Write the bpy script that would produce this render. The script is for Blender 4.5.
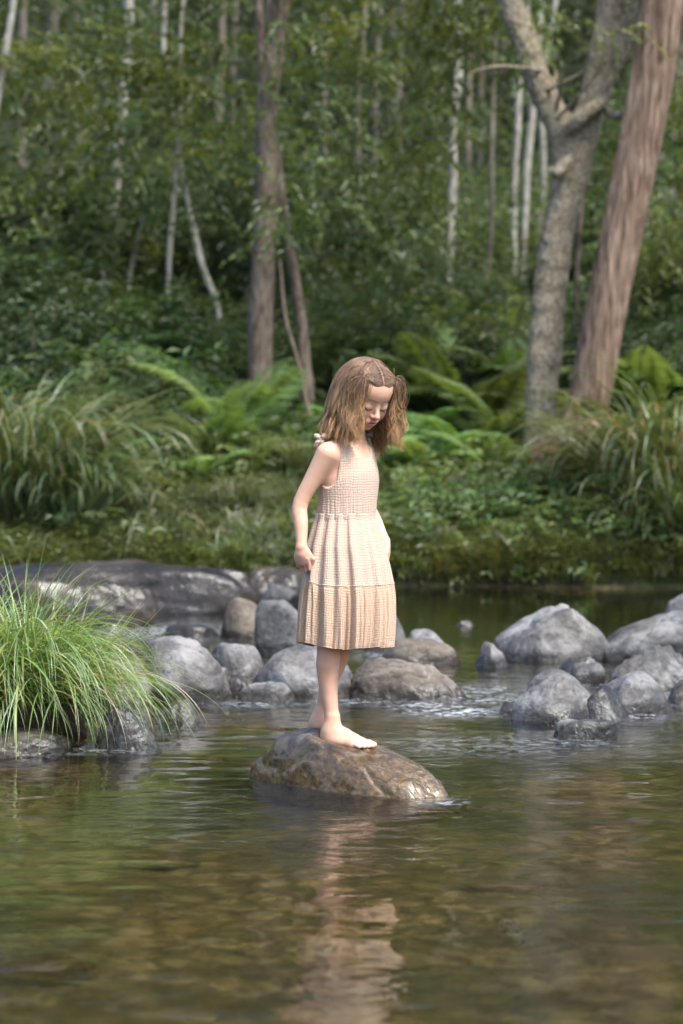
import bpy, math, random
import numpy as np
from mathutils import Vector

for o in list(bpy.data.objects):
    bpy.data.objects.remove(o)
SC = bpy.context.scene
COL = SC.collection
R = math.radians

# ---------------------------------------------------------------- camera, sky, sun, exposure
FPX, HOR, CAMH = 2418.0, 438.0, 1.0
cam_d = bpy.data.cameras.new('camera'); cam = bpy.data.objects.new('camera', cam_d); COL.objects.link(cam)
cam_d.sensor_fit = 'VERTICAL'; cam_d.sensor_height = 36; cam_d.lens = 36 * FPX / 1024
PITCH = math.atan((512 - HOR) / FPX)
cam.location = (0, 0, CAMH); cam.rotation_euler = (math.pi / 2 - PITCH, 0, 0)
cam_d.clip_start = 0.1; cam_d.clip_end = 2000
cam_d.dof.use_dof = True; cam_d.dof.focus_distance = 6.98; cam_d.dof.aperture_fstop = 3.6
SC.camera = cam

SUN_EL, SUN_AZ = R(57), R(138)        # azimuth clockwise from +Y (compass style): sun to the left and behind the camera
w = bpy.data.worlds.new('World'); SC.world = w; w.use_nodes = True
nt = w.node_tree; nt.nodes.clear()
sky = nt.nodes.new('ShaderNodeTexSky'); sky.sky_type = 'NISHITA'; sky.sun_disc = False
sky.sun_elevation = SUN_EL; sky.sun_rotation = SUN_AZ
sky.air_density = 1.0; sky.dust_density = 3.5; sky.ozone_density = 0.6
bg = nt.nodes.new('ShaderNodeBackground'); bg.inputs['Strength'].default_value = 0.15
wo = nt.nodes.new('ShaderNodeOutputWorld')
nt.links.new(sky.outputs[0], bg.inputs[0]); nt.links.new(bg.outputs[0], wo.inputs[0])
sl = bpy.data.lights.new('sun', 'SUN'); so = bpy.data.objects.new('sun', sl); COL.objects.link(so)
sl.energy = 2.4; sl.angle = R(16); sl.color = (1.0, 0.93, 0.82)
sd = Vector((math.sin(SUN_AZ) * math.cos(SUN_EL), math.cos(SUN_AZ) * math.cos(SUN_EL), math.sin(SUN_EL)))
so.rotation_euler = sd.to_track_quat('Z', 'Y').to_euler(); so.location = (-4, -4, 12)
SC.view_settings.view_transform = 'Standard'; SC.view_settings.look = 'None'
SC.view_settings.gamma = 1.0; SC.view_settings.exposure = 1.16
try:
    SC.view_settings.use_white_balance = True
    SC.view_settings.white_balance_temperature = 6050
    SC.view_settings.white_balance_tint = 8
except Exception:
    pass
SC.cycles.max_bounces = 7; SC.cycles.diffuse_bounces = 3; SC.cycles.glossy_bounces = 3
SC.cycles.transmission_bounces = 4; SC.cycles.transparent_max_bounces = 8
SC.cycles.use_denoising = True; SC.cycles.caustics_reflective = False; SC.cycles.caustics_refractive = True
SC.cycles.sample_clamp_indirect = 6

# ---------------------------------------------------------------- helpers
def at(px, py, Y):
    dx, dz = (px - 341.5) / FPX, (512 - py) / FPX
    cp, sp = math.cos(PITCH), math.sin(PITCH)
    d = np.array([dx, cp + dz * sp, -sp + dz * cp]); t = Y / d[1]
    return np.array([d[0] * t, Y, CAMH + d[2] * t])
def Yw(py, z=0.0):
    "distance at which the image row py meets the height z"
    dz = (512 - py) / FPX; cp, sp = math.cos(PITCH), math.sin(PITCH)
    return (z - CAMH) / (-sp + dz * cp) * (cp + dz * sp)
def arr(*a): return np.array(a, float)
def nrm(v): return v / np.maximum(np.linalg.norm(v, axis=-1, keepdims=True), 1e-9)

def _h(ix, iy, iz, s):
    n = (ix.astype(np.int64) * 374761393 + iy.astype(np.int64) * 668265263 + iz.astype(np.int64) * 2147483647 + s * 1274126177) & 0xFFFFFFFF
    n = ((n ^ (n >> 13)) * 1274126177) & 0xFFFFFFFF
    n = ((n ^ (n >> 16)) * 2246822519) & 0xFFFFFFFF
    return ((n ^ (n >> 15)) & 0xFFFFFF) / float(0xFFFFFF) * 2 - 1
def vn(P, s=0):
    P = np.asarray(P, float); i = np.floor(P); f = P - i; i = i.astype(np.int64); u = f * f * (3 - 2 * f)
    r = 0
    for a in (0, 1):
        for b in (0, 1):
            for c in (0, 1):
                wgt = (u[:, 0] if a else 1 - u[:, 0]) * (u[:, 1] if b else 1 - u[:, 1]) * (u[:, 2] if c else 1 - u[:, 2])
                r = r + wgt * _h(i[:, 0] + a, i[:, 1] + b, i[:, 2] + c, s)
    return r
def fbm(P, s=0, o=4, g=0.5):
    r = 0; a = 1
    for k in range(o):
        r = r + a * vn(np.asarray(P) * 2 ** k + 13.7 * k, s + k); a *= g
    return r

def mk(name, V, F, mat, parent=None, smooth=True, col=None, uv=None, loc=None, attrs=None, midx=None):
    V = np.asarray(V, np.float64); F = [np.asarray(x, np.int32) for x in (F if isinstance(F, (list, tuple)) and len(F) and isinstance(F[0], np.ndarray) and F[0].ndim == 2 else [np.asarray(F, np.int32)])]
    org = np.zeros(3)
    if parent is not None: org = np.array(parent.get('_org', (0, 0, 0)), float)
    if loc is not None: org = np.array(loc, float)
    Vl = V - org
    me = bpy.data.meshes.new(name)
    me.vertices.add(len(Vl)); me.vertices.foreach_set('co', Vl.astype(np.float32).ravel())
    nl = sum(f.size for f in F); nf = sum(len(f) for f in F)
    me.loops.add(nl); me.polygons.add(nf)
    li = np.concatenate([f.ravel() for f in F])
    tot = np.concatenate([np.full(len(f), f.shape[1], np.int32) for f in F])
    st = np.concatenate([[0], np.cumsum(tot)[:-1]]).astype(np.int32)
    me.loops.foreach_set('vertex_index', li)
    me.polygons.foreach_set('loop_start', st)
    try: me.polygons.foreach_set('loop_total', tot)
    except Exception: pass
    me.polygons.foreach_set('use_smooth', np.full(nf, bool(smooth)))
    for m_ in (mat if isinstance(mat, (list, tuple)) else [mat]): me.materials.append(m_)
    if midx is not None: me.polygons.foreach_set('material_index', np.asarray(midx, np.int32))
    me.update(calc_edges=True)
    if col is not None:
        c = np.ones((len(V), 4), np.float32); c[:, :3] = col
        a = me.attributes.new('Col', 'FLOAT_COLOR', 'POINT'); a.data.foreach_set('color', c.ravel())
    for k, v in (attrs or {}).items():
        a = me.attributes.new(k, 'FLOAT', 'POINT'); a.data.foreach_set('value', np.asarray(v, np.float32))
    if uv is not None:
        u = me.uv_layers.new(name='UVMap'); u.data.foreach_set('uv', np.asarray(uv, np.float32)[li].ravel())
    me.validate(clean_customdata=False)
    o = bpy.data.objects.new(name, me); COL.objects.link(o)
    if parent is not None: o.parent = parent
    else:
        if loc is not None: o.location = org
    if loc is not None: o['_org'] = [float(x) for x in org]
    return o
def thing(name, label, cat, loc, group=None):
    o = bpy.data.objects.new(name, None); COL.objects.link(o); o.location = loc; o.empty_display_size = 0.1
    o['_org'] = [float(x) for x in loc]; o['label'] = label; o['category'] = cat
    if group: o['group'] = group
    return o
def tag(o, label, cat, group=None):
    o['label'] = label; o['category'] = cat
    if group: o['group'] = group
    return o
def kind(o, k, label=None):
    o['kind'] = k
    if label: o['label'] = label
    return o

# ---- surface nets over a signed distance function
def nets(f, lo, hi, h, coarse=4):
    lo = np.array(lo, float); n = (np.ceil((np.array(hi) - lo) / (h * coarse)).astype(int)) * coarse + 1
    nc = (n - 1) // coarse
    D = np.full(n, 1.0, np.float32)
    ax = [lo[k] + h * coarse * (np.arange(nc[k]) + 0.5) for k in range(3)]
    g = np.stack(np.meshgrid(*ax, indexing='ij'), -1).reshape(-1, 3)
    dc = f(g)
    rad = h * coarse * 0.95 + 1.5 * h
    near = (np.abs(dc) < rad).reshape(nc); neg = (dc <= -rad).reshape(nc)
    up = lambda m: np.repeat(np.repeat(np.repeat(m, coarse, 0), coarse, 1), coarse, 2)
    ng = up(neg); D[:-1, :-1, :-1][ng] = -1.0
    nr = np.zeros(n, bool); u = up(near)
    for a in (0, 1):
        for b in (0, 1):
            for c in (0, 1):
                nr[a:a + u.shape[0], b:b + u.shape[1], c:c + u.shape[2]] |= u
    idx = np.argwhere(nr)
    for s in range(0, len(idx), 400000):
        q = idx[s:s + 400000]; D[q[:, 0], q[:, 1], q[:, 2]] = f(lo + q * h)
    S = D < 0
    c8 = [(a, b, c) for a in (0, 1) for b in (0, 1) for c in (0, 1)]
    sl_ = lambda A, o: A[o[0]:A.shape[0] - 1 + o[0], o[1]:A.shape[1] - 1 + o[1], o[2]:A.shape[2] - 1 + o[2]]
    cnt = sum(sl_(S, o).astype(np.int8) for o in c8)
    act = (cnt > 0) & (cnt < 8); ci = np.argwhere(act)
    idm = np.full(act.shape, -1, np.int32); idm[act] = np.arange(len(ci))
    dv = {o: D[ci[:, 0] + o[0], ci[:, 1] + o[1], ci[:, 2] + o[2]] for o in c8}
    acc = np.zeros((len(ci), 3)); k = np.zeros(len(ci))
    for a in c8:
        for ax_ in range(3):
            if a[ax_] == 0:
                b = list(a); b[ax_] = 1; b = tuple(b)
                da, db = dv[a], dv[b]; m = (da < 0) != (db < 0)
                t = np.where(m, da / np.where(m, da - db, 1), 0)
                p = np.tile(np.array(a, float), (len(ci), 1)); p[:, ax_] = t
                acc += p * m[:, None]; k += m
    V = lo + (ci + acc / k[:, None]) * h
    F = []
    for ax_ in range(3):
        A = S.take(range(0, n[ax_] - 1), ax_); B = S.take(range(1, n[ax_]), ax_)
        e = np.argwhere(A != B); o1, o2 = [(1, 2), (2, 0), (0, 1)][ax_]
        ok = (e[:, o1] > 0) & (e[:, o2] > 0) & (e[:, o1] < n[o1] - 1) & (e[:, o2] < n[o2] - 1); e = e[ok]
        q = []
        for (u1, u2) in ((-1, -1), (0, -1), (0, 0), (-1, 0)):
            c = e.copy(); c[:, o1] += u1; c[:, o2] += u2; q.append(idm[c[:, 0], c[:, 1], c[:, 2]])
        q = np.stack(q, 1); s = A[e[:, 0], e[:, 1], e[:, 2]]
        q[~s] = q[~s][:, ::-1]; F.append(q)
    F = np.concatenate(F); F = F[(F >= 0).all(1)]
    return V, F
def cone(P, a, b, r1, r2):
    a = np.asarray(a, float); b = np.asarray(b, float); ab = b - a
    t = np.clip(((P - a) @ ab) / (ab @ ab), 0, 1)
    return np.linalg.norm(P - a - t[:, None] * ab, axis=1) - (r1 + (r2 - r1) * t)
def ell(P, c, r, M=None):
    q = P - np.asarray(c, float)
    if M is not None: q = q @ M
    r = np.asarray(r, float); k0 = np.linalg.norm(q / r, axis=1); k1 = np.linalg.norm(q / (r * r), axis=1)
    return k0 * (k0 - 1) / np.maximum(k1, 1e-6)
def smin(a, b, k):
    h = np.maximum(k - np.abs(a - b), 0) / k
    return np.minimum(a, b) - h * h * k * 0.25
def smax(a, b, k): return -smin(-a, -b, k)
def vnormals(V, F):
    n = np.cross(V[F[:, 2]] - V[F[:, 0]], V[F[:, 3]] - V[F[:, 1]]); N = np.zeros_like(V)
    for k in range(4): np.add.at(N, F[:, k], n)
    return nrm(N)

# ---- tubes
def tube(pts, rad, sides=10, jitter=0.0, seed=0, flare=None, cap=True):
    pts = np.asarray(pts, float); rad = np.asarray(rad, float); n = len(pts)
    T = nrm(np.gradient(pts, axis=0)); ref = arr(0.13, 1, 0.07); ref = ref / np.linalg.norm(ref)
    if abs(T[0] @ ref) > 0.9: ref = arr(1, 0.1, 0)
    A = nrm(np.cross(T, ref)); B = np.cross(T, A)
    th = np.linspace(0, 2 * np.pi, sides, endpoint=False)
    ring = A[:, None] * np.cos(th)[None, :, None] + B[:, None] * np.sin(th)[None, :, None]
    rr = np.repeat(rad[:, None], sides, 1)
    V = pts[:, None] + ring * rr[..., None]
    if jitter:
        q = (pts[:, None] * 1.3 + ring * 1.2).reshape(-1, 3) + seed * 7.1
        d = fbm(q * 1.5, seed, 3).reshape(n, sides) * jitter
        V = V + ring * (rr * d)[..., None]
    V = V.reshape(-1, 3); i = np.arange(n - 1)[:, None] * sides; j = np.arange(sides)[None]; j2 = (j + 1) % sides
    F = np.stack([i + j, i + j2, i + sides + j2, i + sides + j], -1).reshape(-1, 4)
    if cap:
        V = np.concatenate([V, pts[-1:] + T[-1:] * rad[-1]]); k = len(V) - 1; b = (n - 1) * sides
        F = np.concatenate([F, np.stack([b + j[0], b + j2[0], np.full(sides, k), np.full(sides, k)], 1)[:, :4]])
    return V, F
def spline(p, n):
    p = np.asarray(p, float); m = len(p); t = np.linspace(0, m - 1, n); P = np.concatenate([2 * p[:1] - p[1:2], p, 2 * p[-1:] - p[-2:-1]])
    i = np.minimum(t.astype(int), m - 2); u = (t - i)[:, None]; a, b, c, d = P[i], P[i + 1], P[i + 2], P[i + 3]
    return 0.5 * (2 * b + (c - a) * u + (2 * a - 5 * b + 4 * c - d) * u ** 2 + (3 * b - a - 3 * c + d) * u ** 3)
class Acc:
    def __init__(s): s.V = []; s.F = []; s.C = []; s.n = 0; s.M = []
    def add(s, V, F, c=(1, 1, 1), m=0):
        F = np.asarray(F)
        s.V.append(V); s.F.append(F + s.n); s.n += len(V); s.M.append(np.full(len(F), m))
        s.C.append(np.tile(np.array(c, float), (len(V), 1)) if np.ndim(c) == 1 else c)
        return s
    def get(s): return np.concatenate(s.V), np.concatenate(s.F), np.concatenate(s.C)
    def build(s, name, mat, parent=None, **k):
        V, F, C = s.get(); return mk(name, V, F, mat, parent, col=C, midx=np.concatenate(s.M) if isinstance(mat, list) else None, **k)

# ---- grass ribbons
def ribbons(base, az, L, W, p0, p1, seg=8, power=1.4, fold=0.25, twist=0.0, rng=None, tipw=0.05, kink=None):
    n = len(base); t = (np.arange(seg) + 0.5) / seg
    phi = p0[:, None] + (p1 - p0)[:, None] * t[None] ** power
    azs = az[:, None] + twist * (t[None] - 0.3) * (rng.standard_normal(n)[:, None] if rng is not None else 0)
    hd = np.stack([np.cos(azs), np.sin(azs), np.zeros_like(azs)], -1)
    st = (L / seg)[:, None, None] * (np.sin(phi)[..., None] * hd + np.cos(phi)[..., None] * arr(0, 0, 1))
    P = np.concatenate([base[:, None], base[:, None] + np.cumsum(st, 1)], 1)
    tt = np.linspace(0, 1, seg + 1)
    wp = np.minimum(1, 0.55 + 1.5 * tt) * (1 - tt ** 2.2) + tipw
    az2 = np.concatenate([azs[:, :1], azs], 1); rot = (rng.uniform(-.9, .9, n) if rng is not None else np.zeros(n))[:, None]
    side = np.stack([-np.sin(az2 + rot), np.cos(az2 + rot), np.zeros_like(az2)], -1)
    T = nrm(np.gradient(P, axis=1)); up = nrm(np.cross(T, side)); side = nrm(np.cross(up, T))
    w_ = (W[:, None] * wp[None] / 2)[..., None]
    A = P - side * w_; B = P + side * w_; M = P - up * w_ * fold * 2
    V = np.stack([A, M, B], 2).reshape(-1, 3); k = 3 * (seg + 1)
    i = (np.arange(n) * k)[:, None, None]; s_ = (np.arange(seg) * 3)[None, :, None]; j = np.array([0, 1])[None, None]
    b = i + s_ + j; F = np.stack([b, b + 1, b + 4, b + 3], -1).reshape(-1, 4)
    return V, F, np.repeat(np.arange(n), k), np.tile(np.repeat(tt, 3), n)
def leaves(P, D, N, L, W, fold=0.2, curl=0.15):
    D = nrm(D); S = nrm(np.cross(D, N)); N = np.cross(S, D); L = L[:, None]; W = W[:, None]
    a = P; c = P + D * L - N * L * curl; m = P + D * L * 0.45
    l = m + S * W / 2 + N * W * fold; r = m - S * W / 2 + N * W * fold
    V = np.stack([a, l, c, r], 1).reshape(-1, 3); F = np.arange(len(V)).reshape(-1, 4)
    return V, F
def spray_leaves(rng, C, out, k=14, tl=0.35, L=0.09, W=0.04, tint=None, tvar=0.25, droop=0.25):
    "sprays of alternate leaves on twigs: C centres, out outward direction"
    n = len(C); d = nrm(out + rng.normal(0, .45, (n, 3)) + arr(0, 0, -droop))
    s = np.linspace(0.05, 1, k); T = tl * rng.uniform(.6, 1.3, n)
    P = C[:, None] + d[:, None] * (s[None, :, None] * T[:, None, None]) + arr(0, 0, -1) * (s[None, :, None] ** 2 * T[:, None, None] * 0.25)
    sd_ = nrm(np.cross(d, arr(0, 0, 1)) + 1e-6)[:, None] * np.where(np.arange(k) % 2, 1, -1)[None, :, None]
    D = d[:, None] * 0.6 + sd_ * 0.8 + arr(0, 0, -.2) + rng.normal(0, .25, (n, k, 3))
    N = nrm(arr(0, 0, 1) + rng.normal(0, .35, (n, k, 3)))
    LL = L * rng.uniform(.6, 1.25, (n, k)); WW = LL * W / L
    V, F = leaves(P.reshape(-1, 3), D.reshape(-1, 3), N.reshape(-1, 3), LL.ravel(), WW.ravel())
    c = np.ones((n, 1, 3)) if tint is None else tint[:, None, :]
    c = c * (1 + rng.uniform(-tvar, tvar, (n, k, 1))) * np.stack([1 + rng.uniform(-.12, .12, (n, k)), np.ones((n, k)), 1 + rng.uniform(-.15, .15, (n, k))], -1)
    return V, F, np.repeat(c.reshape(-1, 3), 4, 0)

# ---------------------------------------------------------------- materials
class NT:
    def __init__(s, name):
        s.m = bpy.data.materials.new(name); s.m.use_nodes = True; s.t = s.m.node_tree; s.t.nodes.clear()
        s.out = s.t.nodes.new('ShaderNodeOutputMaterial')
    def n(s, typ, **k):
        nd = s.t.nodes.new('ShaderNode' + typ)
        for a, v in k.items():
            if a.startswith('_'): setattr(nd, a[1:], v)
        for a, v in k.items():
            if a.startswith('_'): continue
            key = a.replace('__', ' ')
            sock = nd.inputs[int(a[1:])] if (a[0] == 'i' and a[1:].isdigit()) else nd.inputs[key]
            s.set(sock, v)
        return nd
    def set(s, sock, v):
        if isinstance(v, bpy.types.NodeSocket): s.t.links.new(v, sock)
        elif isinstance(v, bpy.types.Node): s.t.links.new(v.outputs[0], sock)
        else:
            if isinstance(v, (tuple, list)) and len(v) == 3 and sock.type == 'RGBA': v = (*v, 1)
            sock.default_value = v
    def noise(s, vec, scale, detail=4, rough=.55, dist=0.0):
        return s.n('TexNoise', Vector=vec, Scale=scale, Detail=detail, Roughness=rough, Distortion=dist).outputs[0]
    def ramp(s, fac, stops, interp='LINEAR'):
        r = s.n('ValToRGB', Fac=fac); e = r.color_ramp.elements; r.color_ramp.interpolation = interp
        while len(e) < len(stops): e.new(0.5)
        for x, (p, c) in zip(e, stops):
            x.position = p; x.color = (*c, 1) if isinstance(c, (tuple, list)) else (c, c, c, 1)
        return r.outputs[0]
    def mix(s, f, a, b, mode='MIX'):
        m = s.n('Mix', _data_type='RGBA', _blend_type=mode)
        s.set(m.inputs[0], f); s.set(m.inputs[6], a); s.set(m.inputs[7], b); return m.outputs[2]
    def math(s, op, a, b=0.0, c=None):
        m = s.n('Math', _operation=op); s.set(m.inputs[0], a); s.set(m.inputs[1], b)
        if c is not None: s.set(m.inputs[2], c)
        return m.outputs[0]
    def rng(s, v, a, b, c=0.0, d=1.0):
        m = s.n('MapRange'); s.set(m.inputs[0], v)
        for i, x in enumerate((a, b, c, d)): s.set(m.inputs[1 + i], x)
        return m.outputs[0]
    def bump(s, h, strength=.5, dist=.01, nor=None):
        b = s.n('Bump', Height=h, Strength=strength, Distance=dist)
        if nor is not None: s.set(b.inputs['Normal'], nor)
        return b.outputs[0]
    def done(s, sh, sock=0):
        s.t.links.new(sh.outputs[0] if isinstance(sh, bpy.types.Node) else sh, s.out.inputs[0]); return s.m

def leaf_mat(name, base, trans=.35, gloss=.35, rough=.45, hue=.03):
    t = NT(name); a = t.n('Attribute', _attribute_name='Col')
    oi = t.n('ObjectInfo'); c = t.mix(1.0, base, a.outputs[0], 'MULTIPLY')
    hsv = t.n('HueSaturation', Color=c); t.set(hsv.inputs['Hue'], t.rng(oi.outputs['Random'], 0, 1, .5 - hue, .5 + hue * .6))
    t.set(hsv.inputs['Value'], t.rng(oi.outputs['Random'], 0, 1, .8, 1.2))
    p = t.n('BsdfPrincipled', Base__Color=hsv.outputs[0], Roughness=rough); p.inputs['Specular IOR Level'].default_value = gloss
    tr = t.n('BsdfTranslucent', Color=t.mix(1.0, hsv.outputs[0], (1.5, 1.45, .6), 'MULTIPLY'))
    m = t.n('MixShader', Fac=trans); t.t.links.new(p.outputs[0], m.inputs[1]); t.t.links.new(tr.outputs[0], m.inputs[2])
    return t.done(m)
M = {}
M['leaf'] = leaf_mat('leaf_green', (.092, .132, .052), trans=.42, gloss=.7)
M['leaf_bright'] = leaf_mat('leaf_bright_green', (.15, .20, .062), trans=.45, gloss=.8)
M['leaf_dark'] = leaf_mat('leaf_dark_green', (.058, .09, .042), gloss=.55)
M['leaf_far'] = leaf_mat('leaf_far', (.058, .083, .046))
M['fern'] = leaf_mat('fern_green', (.15, .225, .075), trans=.4)
M['grass'] = leaf_mat('grass_green', (.09, .125, .05), trans=.35, gloss=.4, rough=.4)
M['strap'] = leaf_mat('strap_leaf', (.11, .155, .07), trans=.3, gloss=.75, rough=.33)
M['tussock'] = leaf_mat('tussock_green', (.22, .31, .095), trans=.4, gloss=.8, rough=.3, hue=0)

def bark(name, c1, c2, c3, vert=6.0, scale=9, bumpd=.02, lichen=None, lf=(.56, .66)):
    t = NT(name); g = t.n('NewGeometry').outputs['Position']
    mp = t.n('Mapping', Vector=g); mp.inputs['Scale'].default_value = (1, 1, 1 / vert)
    n1 = t.noise(mp.outputs[0], scale * 2.2, 6, .6, .4); n2 = t.noise(g, scale * .25, 4)
    c = t.ramp(n1, [(.32, c1), (.5, c2), (.68, c3)])
    c = t.mix(t.rng(n2, .4, .65, 0, .55), c, t.mix(1.0, c, (.6, .55, .5), 'MULTIPLY'))
    if lichen: c = t.mix(t.rng(t.noise(g, scale * 1.2, 5, .65), lf[0], lf[1], 0, .85), c, lichen)
    p = t.n('BsdfPrincipled', Base__Color=c, Roughness=.85, Normal=t.bump(n1, .9, bumpd)); p.inputs['Specular IOR Level'].default_value = .2
    return t.done(p)
M['bark_fork'] = bark('bark_mottled', (.12, .095, .062), (.28, .235, .17), (.42, .37, .28), 1.3, 14, .03, (.42, .40, .34), (.60, .68))
M['bark_red'] = bark('bark_stringy', (.06, .038, .028), (.25, .17, .12), (.44, .33, .25), 16, 17, .05)
M['bark_brown'] = bark('bark_brown', (.08, .06, .046), (.19, .148, .115), (.30, .24, .19), 3, 12, .02, (.3, .28, .24), (.62, .7))
M['bark_pale'] = bark('bark_pale', (.17, .15, .12), (.36, .34, .29), (.5, .48, .43), 2, 8, .008)
M['bark_far'] = bark('bark_far', (.10, .085, .07), (.17, .145, .12), (.25, .22, .19), 3, 8, .008)

def rockm(name, dark, mid, light, moss=None, wet=.065, wetdark=.33, scale=1.0, rust=.25, vein=0.0):
    t = NT(name); g = t.n('NewGeometry'); pos = g.outputs['Position']
    oi = t.n('ObjectInfo').outputs['Random']
    off = t.n('VectorMath', _operation='SCALE', i0=(13.1, 7.7, 3.3)); t.set(off.inputs[3], t.math('MULTIPLY', oi, 20.0))
    pv = t.n('VectorMath', _operation='ADD', i0=pos, i1=off.outputs[0]).outputs[0]
    n1 = t.noise(pv, 5 * scale, 8, .62, .3); n2 = t.noise(pv, 38 * scale, 5, .6); n3 = t.noise(pv, 2.2 * scale, 3)
    f = t.math('ADD', t.math('MULTIPLY', n1, .62), t.math('ADD', t.math('MULTIPLY', n2, .2), t.math('MULTIPLY', n3, .18)))
    c = t.ramp(f, [(.37, dark), (.48, mid), (.58, light)])
    c = t.mix(t.rng(n3, .45, .7, 0, rust), c, (.20, .14, .085))
    # pale mineral speckle and darker pits
    vo = t.n('TexVoronoi', Vector=pv, Scale=55 * scale)
    c = t.mix(t.rng(vo.outputs[0], .16, .05, 0, .45), c, t.mix(.5, light, (.5, .5, .48)))
    c = t.mix(t.rng(t.noise(pv, 12 * scale, 6, .7, 1.5), .54, .64, 0, .7), c, dark)
    c = t.mix(t.rng(oi, 0, 1, .12, .0), c, t.mix(1.0, c, (1.3, 1.3, 1.3), 'MULTIPLY'))
    z = t.n('SeparateXYZ', Vector=pos).outputs[2]
    zz = t.math('ADD', z, t.math('MULTIPLY', t.math('SUBTRACT', n1, .5), .07))
    wf = t.rng(zz, wet, wet * .45, 0, 1)
    if moss: 
        mf = t.rng(t.noise(pv, 9 * scale, 5, .6), .42, .62, 0, .8)
        c = t.mix(mf, c, moss)
    c = t.mix(wf, c, t.mix(1.0, c, (wetdark * 1.05, wetdark, wetdark * .9), 'MULTIPLY'))
    ro = t.rng(wf, 0, 1, .72, .16)
    b = t.bump(t.math('ADD', t.math('MULTIPLY', n1, .8), t.math('MULTIPLY', n2, .3)), .8, .03)
    p = t.n('BsdfPrincipled', Base__Color=c, Roughness=ro, Normal=b); p.inputs['Specular IOR Level'].default_value = .5
    return t.done(p)
M['rock_grey'] = rockm('rock_grey', (.024, .023, .023), (.078, .076, .076), (.20, .197, .197))
M['rock_pale'] = rockm('rock_pale', (.028, .027, .026), (.09, .087, .085), (.23, .225, .22), rust=.2)
M['rock_tan'] = rockm('rock_tan', (.04, .032, .024), (.115, .092, .07), (.21, .18, .145), rust=.5)
M['rock_sunk'] = rockm('rock_sunk', (.14, .08, .035), (.26, .16, .075), (.34, .23, .12), wet=-9)
M['rock_dark'] = rockm('rock_dark', (.012, .0115, .011), (.036, .035, .034), (.10, .098, .096), wet=.4, wetdark=.75)
M['rock_ledge'] = rockm('rock_ledge', (.010, .008, .007), (.028, .022, .018), (.05, .043, .038), wet=.5, wetdark=.8, scale=.6)

def wetrock():
    t = NT('rock_wet_brown'); g = t.n('NewGeometry'); pos = g.outputs['Position']
    mp = t.n('Mapping', Vector=pos); mp.inputs['Rotation'].default_value = (0, R(20), R(-35)); mp.inputs['Scale'].default_value = (1, 2.2, 1)
    n1 = t.noise(mp.outputs[0], 9, 8, .65, .8); n2 = t.noise(pos, 60, 5, .6); n3 = t.noise(mp.outputs[0], 4, 4, .6, .5)
    c = t.ramp(n1, [(.34, (.018, .012, .007)), (.47, (.07, .045, .022)), (.58, (.125, .09, .055)), (.7, (.20, .165, .125))])
    z = t.n('SeparateXYZ', Vector=pos).outputs[2]
    zz = t.math('ADD', z, t.math('MULTIPLY', t.math('SUBTRACT', n3, .5), .12))
    c = t.mix(t.rng(zz, .135, .05, 0, .85), c, t.ramp(n2, [(.35, (.05, .028, .008)), (.6, (.15, .088, .024)), (.75, (.22, .15, .06))]))
    ro = t.rng(n3, .35, .6, .05, .24)
    p = t.n('BsdfPrincipled', Base__Color=c, Roughness=ro, Normal=t.bump(t.math('ADD', n1, t.math('MULTIPLY', n2, .35)), .8, .013))
    p.inputs['Coat Weight'].default_value = .6; p.inputs['Coat Roughness'].default_value = .07
    p.inputs['Specular IOR Level'].default_value = .6
    return t.done(p)
M['rock_wet'] = wetrock()

def groundm():
    t = NT('ground_bed_and_litter'); g = t.n('NewGeometry'); pos = g.outputs['Position']
    z = t.n('SeparateXYZ', Vector=pos).outputs[2]
    # below the water: gravel and cobbles of brown and olive
    warp = t.n('VectorMath', _operation='ADD', i0=pos, i1=t.n('VectorMath', _operation='SCALE', i0=t.n('TexNoise', Vector=pos, Scale=6.0).outputs[1], i3=.12).outputs[0]).outputs[0]
    v1 = t.n('TexVoronoi', Vector=warp, Scale=13.0); v2 = t.n('TexVoronoi', Vector=warp, Scale=40.0)
    cA = t.ramp(v1.outputs[1], [(0, (.05, .042, .02)), (.35, (.14, .10, .045)), (.6, (.10, .088, .045)), (.85, (.24, .19, .11)), (1, (.07, .06, .04))])
    cB = t.ramp(v2.outputs[1], [(0, (.06, .05, .025)), (.5, (.16, .12, .06)), (1, (.28, .23, .14))])
    c = t.mix(t.rng(t.noise(pos, 1.4, 3), .42, .58), cA, cB)
    c = t.mix(t.rng(t.noise(pos, 1.0, 6, .65), .40, .58, 0, .85), c, (.030, .036, .017))
    c = t.mix(t.rng(v1.outputs[0], .35, .6, 0, .6), c, (.03, .027, .014))
    # above it: soil and leaf litter
    n = t.noise(pos, 14, 7, .7); s = t.ramp(n, [(.35, (.012, .010, .007)), (.52, (.03, .026, .016)), (.68, (.07, .055, .035))])
    s = t.mix(t.rng(t.noise(pos, 1.5, 4), .4, .6, .2, .8), s, (.025, .04, .012))
    c = t.mix(1.0, c, (1.28, 1.20, 1.04), 'MULTIPLY'); c = t.mix(t.rng(z, -.42, -.62), c, (.022, .024, .012)); c = t.mix(t.rng(z, -.03, .03), c, s)
    h = t.math('ADD', t.math('MULTIPLY', v1.outputs[0], -.6), n)
    p = t.n('BsdfPrincipled', Base__Color=c, Roughness=.8, Normal=t.bump(h, .8, .04)); p.inputs['Specular IOR Level'].default_value = .15
    return t.done(p)
M['ground'] = groundm()

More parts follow.
